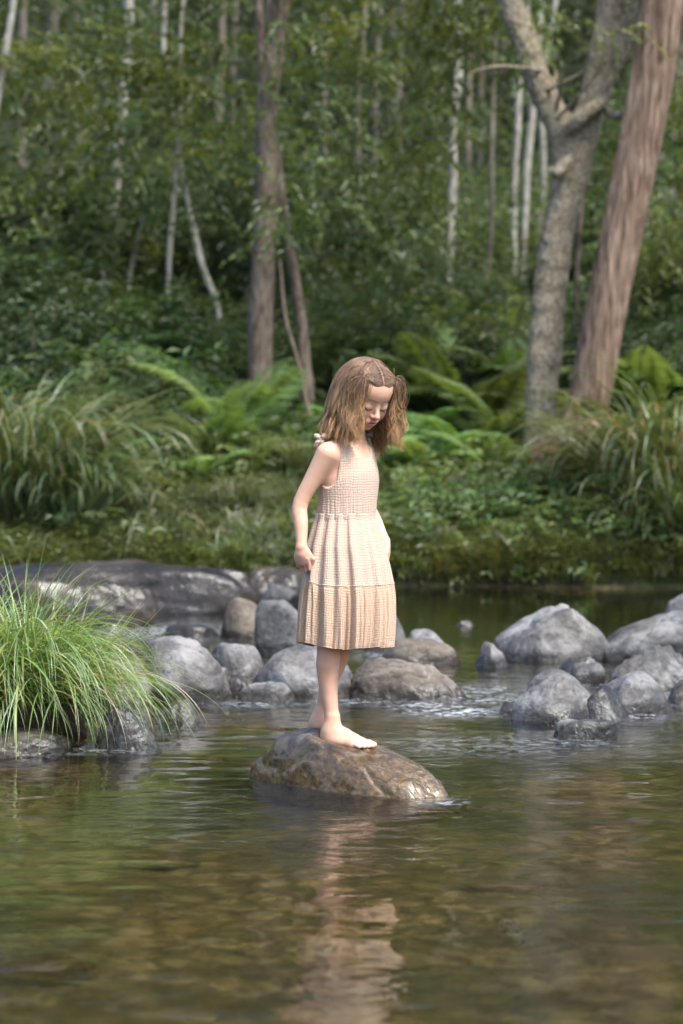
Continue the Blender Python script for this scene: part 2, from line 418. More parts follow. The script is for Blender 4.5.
def waterm():
    t = NT('river_water'); g = t.n('NewGeometry'); pos = g.outputs['Position']
    rif = t.n('Attribute', _attribute_name='riffle').outputs['Fac']; calm = t.n('Attribute', _attribute_name='calm').outputs['Fac']
    mp = t.n('Mapping', Vector=pos); mp.inputs['Scale'].default_value = (.75, 1, 1); mp.inputs['Rotation'].default_value = (0, 0, R(12))
    v = mp.outputs[0]
    a = t.noise(v, 5.2, 1, .5, .5); b = t.noise(v, 15, 2, .5, .8); c = t.noise(v, 42, 3, .6, .4); pt = t.rng(t.noise(pos, 1.1, 3, .5), .42, .6, .25, 1.5)
    amp = t.math('ADD', t.math('MULTIPLY', calm, .9), .1)
    h = t.math('ADD', t.math('MULTIPLY', a, 1.0), t.math('MULTIPLY', t.math('ADD', t.math('MULTIPLY', b, .32), t.math('MULTIPLY', c, .07)), pt))
    h = t.math('MULTIPLY', h, amp)
    h2 = t.math('MULTIPLY', t.math('ADD', t.noise(v, 16, 5, .65, 1.0), t.math('MULTIPLY', c, .5)), t.math('MULTIPLY', rif, 1.6))
    nor = t.bump(t.math('ADD', h, h2), 1.0, .0105)
    fr = t.n('Fresnel', IOR=1.333, Normal=nor)
    gl = t.n('BsdfGlossy', Color=(.95, .97, 1.0), Roughness=.01, Normal=nor)
    tr = t.n('BsdfRefraction', Color=(.92, .90, .78), Roughness=.0, IOR=1.333, Normal=nor)
    m = t.n('MixShader', Fac=fr.outputs[0]); t.t.links.new(tr.outputs[0], m.inputs[1]); t.t.links.new(gl.outputs[0], m.inputs[2])
    fo = t.n('BsdfPrincipled', Base__Color=(.75, .78, .8), Roughness=.5)
    fn = t.math('MULTIPLY', rif, t.rng(t.noise(v, 30, 6, .7, 1.2), .50, .58))
    m2 = t.n('MixShader', Fac=t.math('MULTIPLY', fn, .85)); t.t.links.new(m.outputs[0], m2.inputs[1]); t.t.links.new(fo.outputs[0], m2.inputs[2])
    return t.done(m2)
M['water'] = waterm()

def skinm():
    t = NT('skin'); a = t.n('Attribute', _attribute_name='Col').outputs[0]
    pos = t.n('NewGeometry').outputs['Position']
    c = t.mix(t.rng(t.noise(pos, 30, 3), .35, .65, 0, .5), a, t.mix(1.0, a, (.98, .80, .72), 'MULTIPLY'))
    p = t.n('BsdfPrincipled', Base__Color=c, Roughness=.48); p.inputs['Specular IOR Level'].default_value = .35
    p.inputs['Subsurface Weight'].default_value = .25; p.inputs['Subsurface Radius'].default_value = (1, .35, .2); p.inputs['Subsurface Scale'].default_value = .008
    return t.done(p)
M['skin'] = skinm()
def hairm():
    t = NT('hair'); a = t.n('Attribute', _attribute_name='Col').outputs[0]
    p = t.n('BsdfPrincipled', Base__Color=a, Roughness=.38); p.inputs['Specular IOR Level'].default_value = .6
    p.inputs['Anisotropic'].default_value = .4
    tr = t.n('BsdfTranslucent', Color=a)
    m = t.n('MixShader', Fac=.25); t.t.links.new(p.outputs[0], m.inputs[1]); t.t.links.new(tr.outputs[0], m.inputs[2])
    return t.done(m)
M['hair'] = hairm()
def clothm(name, c1, c2):
    t = NT(name); uv = t.n('UVMap'); u = uv.outputs[0]
    wob = t.n('VectorMath', _operation='SCALE', i0=t.n('TexNoise', Vector=u, Scale=38.0, Detail=4.0).outputs[1]); wob.inputs[3].default_value = .014
    uw = t.n('VectorMath', _operation='ADD', i0=u, i1=wob.outputs[0]).outputs[0]
    sp = t.n('SeparateXYZ', Vector=uw)
    k = math.pi / .0074
    sx = t.math('SINE', t.math('MULTIPLY', sp.outputs[0], k)); sy = t.math('SINE', t.math('MULTIPLY', sp.outputs[1], k))
    gx = t.math('POWER', t.math('ABSOLUTE', sx), .5); gy = t.math('POWER', t.math('ABSOLUTE', sy), .5)
    gr = t.math('MULTIPLY', gx, gy)
    h = t.math('ADD', gr, t.math('MULTIPLY', t.noise(u, 300, 3), .7))
    c = t.mix(t.rng(gr, .1, .75, 0, 1), c2, c1)
    p = t.n('BsdfPrincipled', Base__Color=c, Roughness=.85, Normal=t.bump(h, .6, .0028)); p.inputs['Specular IOR Level'].default_value = .15
    p.inputs['Sheen Weight'].default_value = .2
    tr = t.n('BsdfTranslucent', Color=(.80, .45, .27))
    m = t.n('MixShader', Fac=.32); t.t.links.new(p.outputs[0], m.inputs[1]); t.t.links.new(tr.outputs[0], m.inputs[2])
    return t.done(m)
M['cloth'] = clothm('muslin_blush', (.80, .68, .555), (.66, .47, .33))
M['cloth_hem_warmlit'] = clothm('muslin_blush_lower_warmlit', (.83, .665, .495), (.68, .44, .29))  # same muslin for the lower tier, warm light through it painted into the colour
def plain(name, c, r=.6):
    t = NT(name); n = t.noise(t.n('NewGeometry').outputs['Position'], 90, 3)
    return t.done(t.n('BsdfPrincipled', Base__Color=t.mix(t.rng(n, .3, .7, 0, .25), c, tuple(x * .7 for x in c)), Roughness=r))
M['eye'] = plain('eyeball', (.55, .5, .46), .15); M['iris'] = plain('iris', (.03, .02, .012), .1)
M['lash'] = plain('lash', (.06, .035, .022), .6); M['brow'] = plain('brow', (.22, .135, .09), .8)
M['lip'] = plain('lip', (.42, .13, .11), .4)
M['tie'] = plain('hair_tie', (.04, .025, .02), .5)
M['soil'] = plain('soil_roots', (.05, .035, .02), .9)
M['nail'] = plain('nail', (.62, .40, .33), .3)
#SETTING

# ---------------------------------------------------------------- ground and water
def bank(x): return 15.95 + .22 * np.sin(x * 1.1 + .6) + .12 * np.sin(x * 3.1) + .03 * np.abs(x)
def gz(x, y):
    x = np.asarray(x, float); y = np.asarray(y, float); x, y = np.broadcast_arrays(x, y)
    P = np.stack([x, y, 0 * x], -1).reshape(-1, 3)
    n = fbm(P * .9, 5, 3).reshape(x.shape); n2 = fbm(P * .25, 9, 3).reshape(x.shape)
    bed = -.34 + .05 * n + .08 * n2 + .16 * np.exp(-((y - 10.2) / 1.7) ** 2)
    bed = bed - .45 * np.clip((y - 11.6) / 1.2, 0, 1)
    d = y - bank(x)
    up = np.interp(d, [-.16, 0, .07, .5, 1.7, 12, 44, 120], [-.8, -.06, .13, .26, .64, 2.6, 11.9, 44])
    b = np.where(d > -.16, np.maximum(bed, up + .04 * n * (d > 0) + .25 * n2 * np.clip(d / 8, 0, 1)), bed)
    lf = np.interp(-x, [1.15, 1.5, 2.2, 5, 40], [0, .30, .62, .95, 3.5]) * np.clip((9.6 - y) / 1.2, 0, 1)
    rt = np.interp(x, [4.5, 5.3, 8, 40], [0, .4, .8, 4]) * np.clip((13 - y) / 2, 0, 1)
    bk = np.interp(-y, [-1.5, 0, 6, 30], [0, .35, .6, 3])
    return b + lf + rt + bk
def axis(lo, a, b, hi, n1, n2):
    o = lambda m: np.linspace(0, 1, m) ** 2
    return np.concatenate([a - (a - lo) * o(n2)[::-1][:-1], np.linspace(a, b, n1), b + (hi - b) * o(n2)[1:]])
def grid(xs, ys, z):
    X, Y = np.meshgrid(xs, ys, indexing='ij'); V = np.stack([X, Y, z(X, Y)], -1).reshape(-1, 3); n = len(ys)
    i = np.arange(len(xs) - 1)[:, None] * n + np.arange(n - 1)[None]
    return V, np.stack([i, i + n, i + n + 1, i + 1], -1).reshape(-1, 4)
V, F = grid(axis(-160, -5, 5, 160, 160, 30), np.concatenate([np.linspace(-40, 3, 20), np.linspace(3.15, 19, 200), np.linspace(19.3, 60, 90), np.linspace(62, 260, 30)]), gz)
kind(mk('ground', V, F, M['ground']), 'structure')

RIF = [(455, 712, .16, .18, 1.0), (425, 706, .12, .14, .8), (500, 700, .22, .22, .7), (395, 655, .15, .3, .8), (170, 632, .35, .5, .8),
       (620, 716, .15, .15, .7), (250, 704, .15, .12, .5), (200, 690, .25, .2, .35), (470, 690, .3, .25, .6), (440, 803, .05, .05, .9), (640, 690, .3, .3, .5),
       (350, 702, .2, .12, .5), (560, 742, .18, .12, .35), (90, 750, .2, .1, .4), (480, 745, .5, .3, .22), (150, 605, .5, .6, .5), (660, 700, .3, .2, .6)]
def riffle(X, Y):
    r = np.zeros_like(X)
    for px, py, sx, sy, a in RIF:
        y0 = Yw(py); x0 = (px - 341.5) / FPX * y0
        r = np.maximum(r, a * np.exp(-(((X - x0) / sx) ** 2 + ((Y - y0) / sy) ** 2)))
    return r
V, F = grid(axis(-60, -3, 3, 60, 160, 12), np.concatenate([np.linspace(-20, 3.4, 8), np.linspace(3.5, 17, 340)]), lambda X, Y: 0 * X)
kind(mk('water', V, F, M['water'], attrs=dict(riffle=riffle(V[:, 0], V[:, 1]), calm=np.interp(V[:, 1], [4, 7, 9, 11, 12.5], [.75, .9, .8, .7, .16]))), 'structure')

# ---------------------------------------------------------------- rocks
_ico = {}
def ico(n=6):
    if n not in _ico:
        import bmesh
        b = bmesh.new(); bmesh.ops.create_icosphere(b, subdivisions=n, radius=1)
        _ico[n] = (np.array([v.co[:] for v in b.verts]), np.array([[v.index for v in f.verts] for f in b.faces])); b.free()
    return _ico[n]
def rock_shape(seed, flat=.35, facets=16, rough=.05, p=12, sub=6, extra=()):
    N, F = ico(sub); N = nrm(N); r_ = np.random.default_rng(seed)
    m = nrm(r_.normal(0, 1, (facets, 3)) * arr(1, 1, .9)); d = r_.uniform(.78, 1.02, facets)
    m = np.concatenate([m, nrm(r_.normal(0, 1, (14, 3)) * arr(1, 1, .5)), arr([0, 0, 1.])]); d = np.concatenate([d, r_.uniform(.9, 1.05, 14), [1 - flat * .6]])
    for mm, dd in extra: m = np.concatenate([m, nrm(arr(*mm))[None]]); d = np.append(d, dd)
    q = np.maximum(N @ m.T, 0) / d
    rad = (q ** p).sum(1) ** (-1 / p)
    V = N * rad[:, None]
    V = V + N * (fbm(V * 1.3 + seed * 3.3, seed, 3) * rough * 1.6 + fbm(V * 5 + seed, seed + 5, 4, .55) * rough * .45)[:, None]
    cr = 1 - np.abs(fbm(V * 1.1 + 9 + seed, seed + 11, 2)) * 9
    V = V - N * (np.clip(cr, 0, 1) * rough * .55)[:, None]
    return V, F
def rock(label, x0, x1, yt, yb, mat, seed, dr=.8, flat=.35, facets=16, rough=.05, p=12, group=None, yaw=0, sink=.15, extra=(), dY=0, name='river_rock', skew=0, taper=.07):
    Y0 = Yw(yb) + dY; hw = (x1 - x0) / 2 / FPX * Y0; hy = hw * dr; Yc = Y0 + hy * .8
    hw = (x1 - x0) / 2 / FPX * Yc
    top = at(0, yt, Yc)[2]; H = max(top, .03)
    V, F = rock_shape(seed, flat, facets, rough, p, 6 if x1 - x0 > 60 else 5, extra)
    c, s = math.cos(yaw), math.sin(yaw); V = V * arr(1, dr, 1)
    V = np.stack([V[:, 0] * c - V[:, 1] * s, V[:, 0] * s + V[:, 1] * c, V[:, 2]], 1)
    V[:, 0] += skew * (V[:, 2]); V[:, :2] *= (1 - taper * np.clip(V[:, 2], 0, 1))[:, None]
    up = V[V[:, 2] > -.1]
    V[:, 0] = (V[:, 0] - (up[:, 0].max() + up[:, 0].min()) / 2) / ((up[:, 0].max() - up[:, 0].min()) / 2) * hw * 1.07
    V[:, 1] = V[:, 1] / (up[:, 1].max() - up[:, 1].min()) * 2 * hy
    rz = H * (1 - sink) + min(.05, H * .5)
    V[:, 2] = V[:, 2] / V[:, 2].max() * rz + (H - rz)
    V[V[:, 2] < H - rz] *= arr(1, 1, 1)
    lo = V[:, 2] < (H - rz) - .02; V[lo, 2] = (H - rz) - .02 + (V[lo, 2] - (H - rz) + .02) * max(1, .3 / rz)
    X0 = ((x0 + x1) / 2 - 341.5) / FPX * Yc
    V += arr(X0, Yc, 0)
    return tag(mk(name, V, F, M[mat], loc=(X0, Yc, 0)), label, 'rock', group)

rock('tan rounded boulder behind the round grey one, left of the girl\'s skirt', 222, 268, 597, 639, 'rock_tan', 11, .9, 0, 14, .04, 10)
rock('smooth upright grey boulder between the tan boulder and the skirt', 256, 314, 599, 655, 'rock_grey', 12, .8, 0, 12, .035, 9)
rock('big pale boulder with a deep crease, right of the grass clump', 140, 229, 637, 700, 'rock_pale', 27, .8, .15, 9, .05, 7, extra=(((.3, -.3, .9), .86),))
rock('pale flat boulder half hidden behind the hanging grass blades', 84, 156, 655, 702, 'rock_pale', 14, .9, .3)
rock('light grey angular rock between the creased boulder and the skirt', 206, 268, 642, 683, 'rock_grey', 15, .8, .4, 20)
rock('large speckled grey boulder behind the girl\'s shins', 252, 354, 645, 698, 'rock_grey', 16, .75, .1, 10, .03, 8)
rock('low flat grey stone in front of the speckled boulder', 240, 293, 682, 702, 'rock_grey', 17, .7, .5)
rock('small dark stone left of the low flat grey stone', 225, 256, 677, 697, 'rock_dark', 18, .8, .3)
rock('wet dark jagged rock under the tip of the grass clump', 96, 160, 704, 750, 'rock_dark', 19, .9, .2, 26, .08, 9, taper=.5)
rock('small wet dark stone below the creased boulder', 155, 203, 699, 723, 'rock_dark', 20, .8, .2, 22, .08, 9, taper=.5)
rock('dark wet rock under the left edge of the grass clump', -60, 66, 728, 757, 'rock_dark', 21, .9, .3, 22, .07)
rock('rugged brown grey rock just right of the girl\'s legs', 352, 462, 659, 699, 'rock_tan', 23, .6, .3, 20, .07, 14, extra=(((.6, -.5, .6), .78),))
rock('low olive brown flat rock right of the skirt hem', 382, 465, 640, 669, 'rock_tan', 24, .7, .5, 14, .05, dY=.2)
rock('small rounded grey rock on top of the olive flat rock', 404, 447, 629, 648, 'rock_grey', 25, .8, .2, dY=-.4)
rock('bluish grey boulder peeking out right of the skirt', 366, 407, 611, 652, 'rock_grey', 26, .8, .1)
rock('pointed small grey rock alone in the middle of the stream', 473, 511, 642, 668, 'rock_grey', 38, .8, 0, 12, .06, 14, extra=(((.8, -.3, .5), .62), ((-.8, -.3, .5), .62)))
rock('large pale grey rock with broad flat faces in mid stream', 499, 610, 604, 661, 'rock_pale', 29, .7, .25, 12, .045, 14, extra=(((-.45, -.1, .9), .60), ((-.8, -.4, .4), .8), ((.2, -.9, .35), .78)))
rock('long flat grey rock running out of the right edge', 604, 760, 610, 662, 'rock_grey', 30, .6, .2, 12, .05, 10, extra=(((-.55, -.1, .83), .74),))
rock('grey rock tip high at the right edge behind the long flat rock', 665, 740, 592, 626, 'rock_grey', 31, .7, .2)
rock('pale slanting angular slab at the right edge', 610, 705, 645, 694, 'rock_pale', 42, .6, .2, 20, .07, 18, extra=(((.5, -.5, .8), .6),), dY=.15)
rock('rounded grey rock in front of the pale slanting slab', 587, 675, 671, 714, 'rock_grey', 33, .7, .1, 12, .03, 9, extra=(((-.6, -.2, .75), .70),))
rock('grey domed rock, biggest of the front right cluster', 513, 606, 669, 721, 'rock_grey', 34, .8, 0, 11, .04, 9, extra=(((.75, -.2, .65), .66), ((-.7, -.3, .65), .74)))
rock('dark wedge shaped stone leaning on the domed rock', 580, 636, 685, 720, 'rock_dark', 35, .8, .1, 14, .05, 14, extra=(((.75, -.2, .65), .5),))
rock('small low pale stone in front of the domed rock', 554, 617, 718, 739, 'rock_pale', 36, .6, .45, 16, .05)
rock('dark grey stone between the two large right rocks', 556, 600, 657, 680, 'rock_dark', 37, .8, .2)
rock('little wet stone left of the domed rock', 499, 522, 701, 713, 'rock_dark', 39, .8, .2)
rock('small pale stone squeezed between domed and rounded grey rocks', 568, 604, 662, 684, 'rock_pale', 40, .8, .2)
rock('small submerged dark stone in the calm pool behind the rocks', 455, 474, 620, 626, 'rock_dark', 41, .8, .2)
rock('dark stone at the right edge beside the rounded grey rock', 668, 715, 676, 705, 'rock_dark', 43, .8, .2)
rock('dark wet stone low between the creased and light grey rocks', 196, 232, 664, 692, 'rock_dark', 44, .8, .3)
rock('low wet stone upstream of the creased boulder', 158, 216, 624, 638, 'rock_dark', 45, .9, .5)
rock('dark boulder at the far bank behind the skirt', 238, 312, 566, 599, 'rock_ledge', 46, .8, .3)
rock('grey brown stone lying on the far bank beside the skirt', 262, 300, 583, 604, 'rock_grey', 47, .8, .3)
rock('tan stone set in the grass of the far bank', 372, 402, 549, 566, 'rock_tan', 48, .8, .3, dY=0)if 0 else None
rock('wet brown ledge of smooth bedrock upstream, low in the water', -60, 250, 560, 614, 'rock_ledge', 49, .33, .55, 12, .06, 10, name='rock_ledge')
rock('dark smooth bedrock hump in front of the long ledge', -30, 150, 578, 628, 'rock_ledge', 50, .4, .5, 12, .05, 10, name='rock_ledge')
# orange cobble and others seen through the water
def sunk(label, px, py, rx, rz, mat, seed):
    Y = Yw(py, -.22); X = (px - 341.5) / FPX * Y; V, F = rock_shape(seed, .4, 12, .04, 10, 5)
    V = V * arr(rx, rx * .7, rz) + arr(X, Y, -.27); return tag(mk('cobble', V, F, M[mat], loc=(X, Y, -.27)), label, 'rock')
sunk('large orange brown cobble under the water at the lower left corner', 32, 1050, .14, .14, 'rock_sunk', 61)
sunk('rounded brown cobble under the water left of the reflection', 160, 930, .10, .06, 'rock_sunk', 63)
sunk('pale brown cobble under the water right of the reflection', 505, 955, .09, .05, 'rock_sunk', 64)

# the rock she stands on
def stepping_rock():
    V, F = rock_shape(71, .2, 12, .04, 8, 7)
    V = V / np.abs(V).max(0)
    L, Wd = .39, .14
    x, y, z = V[:, 0] * L, V[:, 1] * Wd, V[:, 2]
    u = V[:, 0]
    topz = np.interp(u, [-1, -.88, -.58, -.28, .05, .35, .68, 1], [-.07, .02, .110, .140, .118, .09, .045, -.06])
    env = np.sqrt(np.clip(1 - u * u, .05, 1)); zn = np.clip(z / env / .86, -1, 1.15)
    zz = np.where(z > 0, np.abs(zn) ** .75 * (topz + .12) - .12, z * .25 - .12) + .006 * fbm(V * 6, 77, 3)
    a = R(-43); X = x * math.cos(a) - y * math.sin(a); Y = x * math.sin(a) + y * math.cos(a)
    cx, cy = at(352, 760, 6.93)[0], 6.93
    return tag(mk('stepping_rock', np.stack([X + cx, Y + cy, zz], 1), F, M['rock_wet'], loc=(cx, cy, 0)), 'wet brown rock in the stream that the barefoot girl stands on', 'rock')
STEP = stepping_rock()
#FLORA

# ---------------------------------------------------------------- the two big trees on the far bank
def pix(*p): return np.array([at(x, y, Y) for x, y, Y in p])
def fork_tree():
    Y = 18.3; q = lambda x, y, d=0.0: at(x, y, Y + d)
    base = q(543, 474); base[2] = gz(base[0], Y) - .1
    g = FPX / Y
    segs = []
    def limb(pts, ws, n=22):
        P = spline(np.array([q(*p) for p in pts]), n); W = np.interp(np.linspace(0, 1, n), np.linspace(0, 1, len(ws)), ws) / 2 / g
        for i in range(n - 1): segs.append((P[i], P[i + 1], W[i], W[i + 1]))
    limb([(541, 485), (541, 440), (547, 320), (558, 230), (572, 170), (578, 140)], [46, 34, 31, 32, 36, 34])
    limb([(570, 165), (562, 135), (540, 85), (520, 30), (500, -25), (486, -80), (470, -160)], [30, 28, 26, 24, 22, 19, 14])
    limb([(578, 150), (590, 110), (601, 60), (610, 10), (618, -40), (622, -110), (630, -200)], [32, 27, 25, 24, 20, 18, 12])
    limb([(590, 118), (606, 75), (622, 40), (642, 8), (668, -40), (700, -100)], [20, 20, 21, 21, 18, 14])
    limb([(564, 132, -.12), (578, 120, -.2), (594, 108, -.2), (606, 100, -.1)], [9, 11, 12, 7], 8)
    limb([(606, 112, -.1), (616, 116, -.3), (627, 113, -.4), (634, 106, -.4)], [7, 6, 5, 3], 8)
    limb([(546, 170, -.2), (558, 172, -.22), (568, 160, -.2)], [4, 12, 10], 5)
    limb([(552, 60, .1), (556, 76, 0), (548, 92, 0)], [3, 4, 6], 6)
    S = [(np.minimum(a, b).min(), a, b, r1, r2) for a, b, r1, r2 in segs]
    A = np.array([s[1] for s in S]); B = np.array([s[2] for s in S]); R1 = np.array([s[3] for s in S]); R2 = np.array([s[4] for s in S])
    def f(P):
        d = np.full(len(P), 5.0)
        for a, b, r1, r2 in zip(A, B, R1, R2):
            m = (P[:, 2] > min(a[2], b[2]) - .4) & (P[:, 2] < max(a[2], b[2]) + .4)
            if m.any(): d[m] = smin(d[m], cone(P[m], a, b, r1, r2), .03)
        s = np.array([7, 7, 3.]); d = d + .014 * vn(P * s * 1.2, 3) + .007 * vn(P * 14, 4)
        return d
    V, F = nets(f, (base[0] - 1.1, Y - .75, base[2] - .2), (base[0] + 1.9, Y + .6, 5.6), .022)
    root = thing('forked_tree', 'big forked tree with mottled grey bark and two spreading limbs on the far bank', 'tree', base)
    mk('trunk', V, F, M['bark_fork'], root)
    rg = np.random.default_rng(4); C = np.concatenate([rg.normal(0, 1, (260, 3)) * arr(.9, .8, .8) + q(480, -190), rg.normal(0, 1, (260, 3)) * arr(.9, .9, .8) + q(630, -230), rg.normal(0, 1, (200, 3)) * arr(.8, .8, .7) + q(720, -140)])
    C = C[(C[:, 2] > 4.75) & (C[:, 1] > Y - .1)]
    V, F, c = spray_leaves(rg, C, nrm(rg.normal(0, 1, C.shape)), 16, .4, .09, .035)
    mk('crown', V, F, M['leaf'], root, smooth=False, col=c)
    tw = Acc()
    for p0, p1, p2 in (((548, 90), (585, 70), (590, 45)), ((556, 120), (585, 88), (600, 70)), ((540, 70), (500, 66), (470, 72)), ((556, 110), (562, 80), (560, 60))):
        P = spline(np.array([q(*p0, -.1), q(*p1, -.35), q(*p2, -.5)]), 12); tw.add(*tube(P, np.linspace(.016, .005, 12), 6), (1, 1, 1))
    tw.build('twigs', M['bark_fork'], root)
    V, F, c = spray_leaves(rg, np.array([q(505 + 12 * i, 4 + (i * 37) % 20, -.4) for i in range(6)] + [q(585 + 9 * i, 18 + (i * 13) % 14, -.6) for i in range(7)]), np.tile(arr(.3, -.2, -.3), (13, 1)), 12, .25, .06, .025, tint=np.tile(arr(2.0, 1.9, 1.2), (13, 1)))
    mk('foliage', V, F, M['leaf'], root, smooth=False, col=c)
fork_tree()

def red_tree():
    Y = 17.8; q = lambda x, y, d=0.0: at(x, y, Y + d); g = FPX / Y
    pts = [(562, 476), (577, 446), (590, 400), (606, 310), (628, 200), (647, 100), (663, 0), (678, -90), (692, -200)]
    ws = [70, 56, 38, 41, 38, 40, 42, 38, 30]
    n = 90; P = spline(np.array([q(*p) for p in pts]), n); W = np.interp(np.linspace(0, 1, n), np.linspace(0, 1, len(ws)), ws) / 2 / g
    P[0, 2] -= .2
    S = 44; V, F = tube(P, W, S, cap=False)
    th = np.tile(np.linspace(0, 2 * np.pi, S, endpoint=False), n); s = np.repeat(np.arange(n) / n, S)
    C = np.repeat(P, S, 0); out = nrm(V - C); Wr = np.repeat(W, S)
    q3 = np.stack([np.cos(th) * 3.2, np.sin(th) * 3.2, s * 3.4], 1); q4 = np.stack([np.cos(th) * 8, np.sin(th) * 8, s * 5], 1)
    rid = (1 - np.abs(vn(q3, 31)) * 2) * .12 + (1 - np.abs(vn(q4, 32)) * 2) * .07
    fl = np.clip((.16 - s) / .16, 0, 1); rid += fl * .22 * np.cos(th * 5 + 1)
    hol = np.exp(-(((s - .185) / .022) ** 2)) * np.exp(-((np.angle(np.exp(1j * (th - np.arctan2(-1, .1)))) / .5) ** 2))
    # which angle faces the camera: measured from the real ring
    face = (out @ arr(.15, -1, 0)); hol = np.exp(-(((s - .215) / .02) ** 2)) * np.clip((face - .55) / .3, 0, 1)
    low = np.clip((.20 - s) / .02, 0, 1) * np.clip((face - .4) / .3, 0, 1)
    V = V + out * (Wr * (rid - hol * .75 - low * .22))[:, None]
    base = q(570, 472); base[2] = gz(base[0], Y) - .05
    root = thing('stringybark_tree', 'leaning reddish stringy barked tree at the right with a hollow scar near its foot', 'tree', base)
    mk('trunk', V, F, M['bark_red'], root)
    a = Acc()
    for k, (x1, y1, x2, y2, r1) in enumerate(((575, 452, 530, 490, 26), (592, 455, 610, 492, 24), (570, 455, 556, 496, 22))):
        Pq = spline(np.array([q(x1, y1, -.05), q((x1 + x2) / 2, (y1 + y2) / 2 - 2, -.2), q(x2, y2, -.3)]), 12)
        a.add(*tube(Pq, np.linspace(r1, 6, 12) / 2 / g, 10, .25, k), (1, 1, 1))
    a.build('root_flare', M['bark_red'], root)
    rg = np.random.default_rng(8); C = rg.normal(0, 1, (420, 3)) * arr(1.0, .9, .8) + q(690, -260); C = C[(C[:, 2] > 4.9) & (C[:, 1] > Y - .1)]
    V, F, c = spray_leaves(rg, C, nrm(rg.normal(0, 1, C.shape)), 16, .4, .09, .03)
    mk('crown', V, F, M['leaf'], root, smooth=False, col=c)
red_tree()

# ---------------------------------------------------------------- other trees: trunk by its course in the picture, crown higher up
def tree(name, label, Y, stems, mat, group=None, crown=None, leafy=None, seed=0, mleaf='leaf'):
    rg = np.random.default_rng(seed + 100); a = Acc()
    x0, y0 = stems[0][0][0]
    b = at(x0, y0, Y); b[2] = float(gz(b[0], Y)) - .05
    root = thing(name, label, 'tree', b, group)
    tops = []
    for si, (pts, w0, w1) in enumerate(stems):
        L = [at(p[0], p[1], Y) for p in pts]
        if si == 0: L = [np.array([L[0][0], Y, b[2]])] + (L[1:] if abs(L[0][2] - b[2]) < .6 else L)
        n = 14 + 5 * len(L); P = spline(np.array(L), n); P[:, 0] += vn(P * 1.7 + seed, seed) * .02; P[:, 1] += vn(P * .8 + seed, seed + 1) * .12
        g = FPX / Y; a.add(*tube(P, np.interp(np.linspace(0, 1, n), [0, 1], [w0, w1]) / 2 / g, 10 if w0 > 12 else 8, .22, seed), (1, 1, 1)); tops.append(P[-1])
    a.build('trunk', M[mat], root)
    if crown:
        r, n = crown; C = np.concatenate([rg.normal(0, 1, (n // len(tops), 3)) * arr(r, r, r * .75) + t + arr(0, 0, r * .6) for t in tops])
        zt = 1 + 455 * Y / FPX
        C = C[(C[:, 2] > zt) | (rg.random(len(C)) < .25)]
        if len(C):
            V, F, c = spray_leaves(rg, C, nrm(C - b - arr(0, 0, 3)), 14, .4, .10, .04); mk('crown', V, F, M[mleaf], root, smooth=False, col=c)
    if leafy is not None:
        C = np.array([at(x + rg.normal(0, sx), y + rg.normal(0, sy), Y + rg.normal(-.2, .35)) for x, y, sx, sy, k in leafy for _ in range(k)])
        ti = np.array([1.0]) + rg.uniform(-.2, .5, (len(C), 1)) * np.ones((1, 3))
        V, F, c = spray_leaves(rg, C, nrm(rg.normal(0, 1, C.shape) * arr(1, 1, .4)), 14, .38, .085, .036, tint=ti); mk('crown' if not crown else 'foliage', V, F, M[mleaf], root, smooth=False, col=c)
    return root
U = -140
tree('gum_tree', 'upright brown barked tree behind the girl with a thin second stem on its left', 19.2, [([(259, 440), (259, 350), (262, 250), (267, 150), (272, 60), (281, -10), (288, U)], 27, 17), ([(266, 110), (262, 70), (259, 0), (254, U)], 9, 7)], 'bark_brown', crown=(1.1, 160), leafy=[(330, 100, 34, 50, 40), (300, 30, 40, 30, 26)], seed=1)
tree('leaning_tree', 'dark thin tree leaning left just right of the brown barked tree', 19.6, [([(312, 430), (302, 340), (288, 240), (276, 150), (270, 60), (264, U)], 14, 7)], 'bark_brown', crown=(.8, 70), seed=2)
tree('young_tree', 'very thin bare leaning stem crossing in front of the dark leaning tree', 19.0, [([(318, 430), (300, 372), (286, 320), (278, 260)], 5, 3)], 'bark_brown', leafy=[(290, 200, 20, 26, 26)], seed=3)
tree('forked_sapling', 'pale slender sapling that forks and curves down to the right, left of the brown tree', 21.5, [([(233, 352), (218, 310), (203, 270), (190, 215), (180, 160), (170, 100), (164, 50), (165, -10), (160, U)], 7, 5), ([(179, 150), (181, 90), (181, 40), (184, -10), (186, U)], 6, 4), ([(168, 300), (170, 240), (174, 190), (176, 150)], 6, 6)], 'bark_pale', crown=(.8, 90), leafy=[(170, 70, 34, 34, 34), (200, 175, 30, 30, 24)], seed=4)
tree('gum_tree', 'thin white tree leaning out at the top left corner', 20.5, [([(-30, 330), (-14, 200), (0, 92), (8, 45), (15, -6), (26, U)], 9, 6)], 'bark_pale', crown=(.8, 60), seed=5)
tree('gum_tree', 'dark straight trunk high in the left of the wood, second from the left edge', 31, [([(48, 300), (49, 180), (51, 90), (52, -10), (52, U)], 15, 12)], 'bark_far', crown=(1.3, 90), seed=6)
tree('gum_tree', 'dark slim trunk right beside the dark straight one, left of the white flecked stem', 32, [([(76, 300), (76, 170), (77, 80), (78, -10), (80, U)], 12, 10)], 'bark_far', crown=(1.3, 90), seed=7)
tree('gum_tree', 'white flecked slim trunk between the dark pair and the forked sapling', 25, [([(108, 320), (113, 240), (119, 160), (125, 80), (129, -10), (132, U)], 8, 12)], 'bark_pale', crown=(1.0, 80), leafy=[(115, 200, 30, 26, 26)], seed=8)
tree('young_tree', 'short pale sapling stem low in the bushes at the left', 23, [([(106, 316), (103, 285), (99, 250)], 6, 4)], 'bark_pale', leafy=[(92, 235, 22, 14, 22)], seed=9)
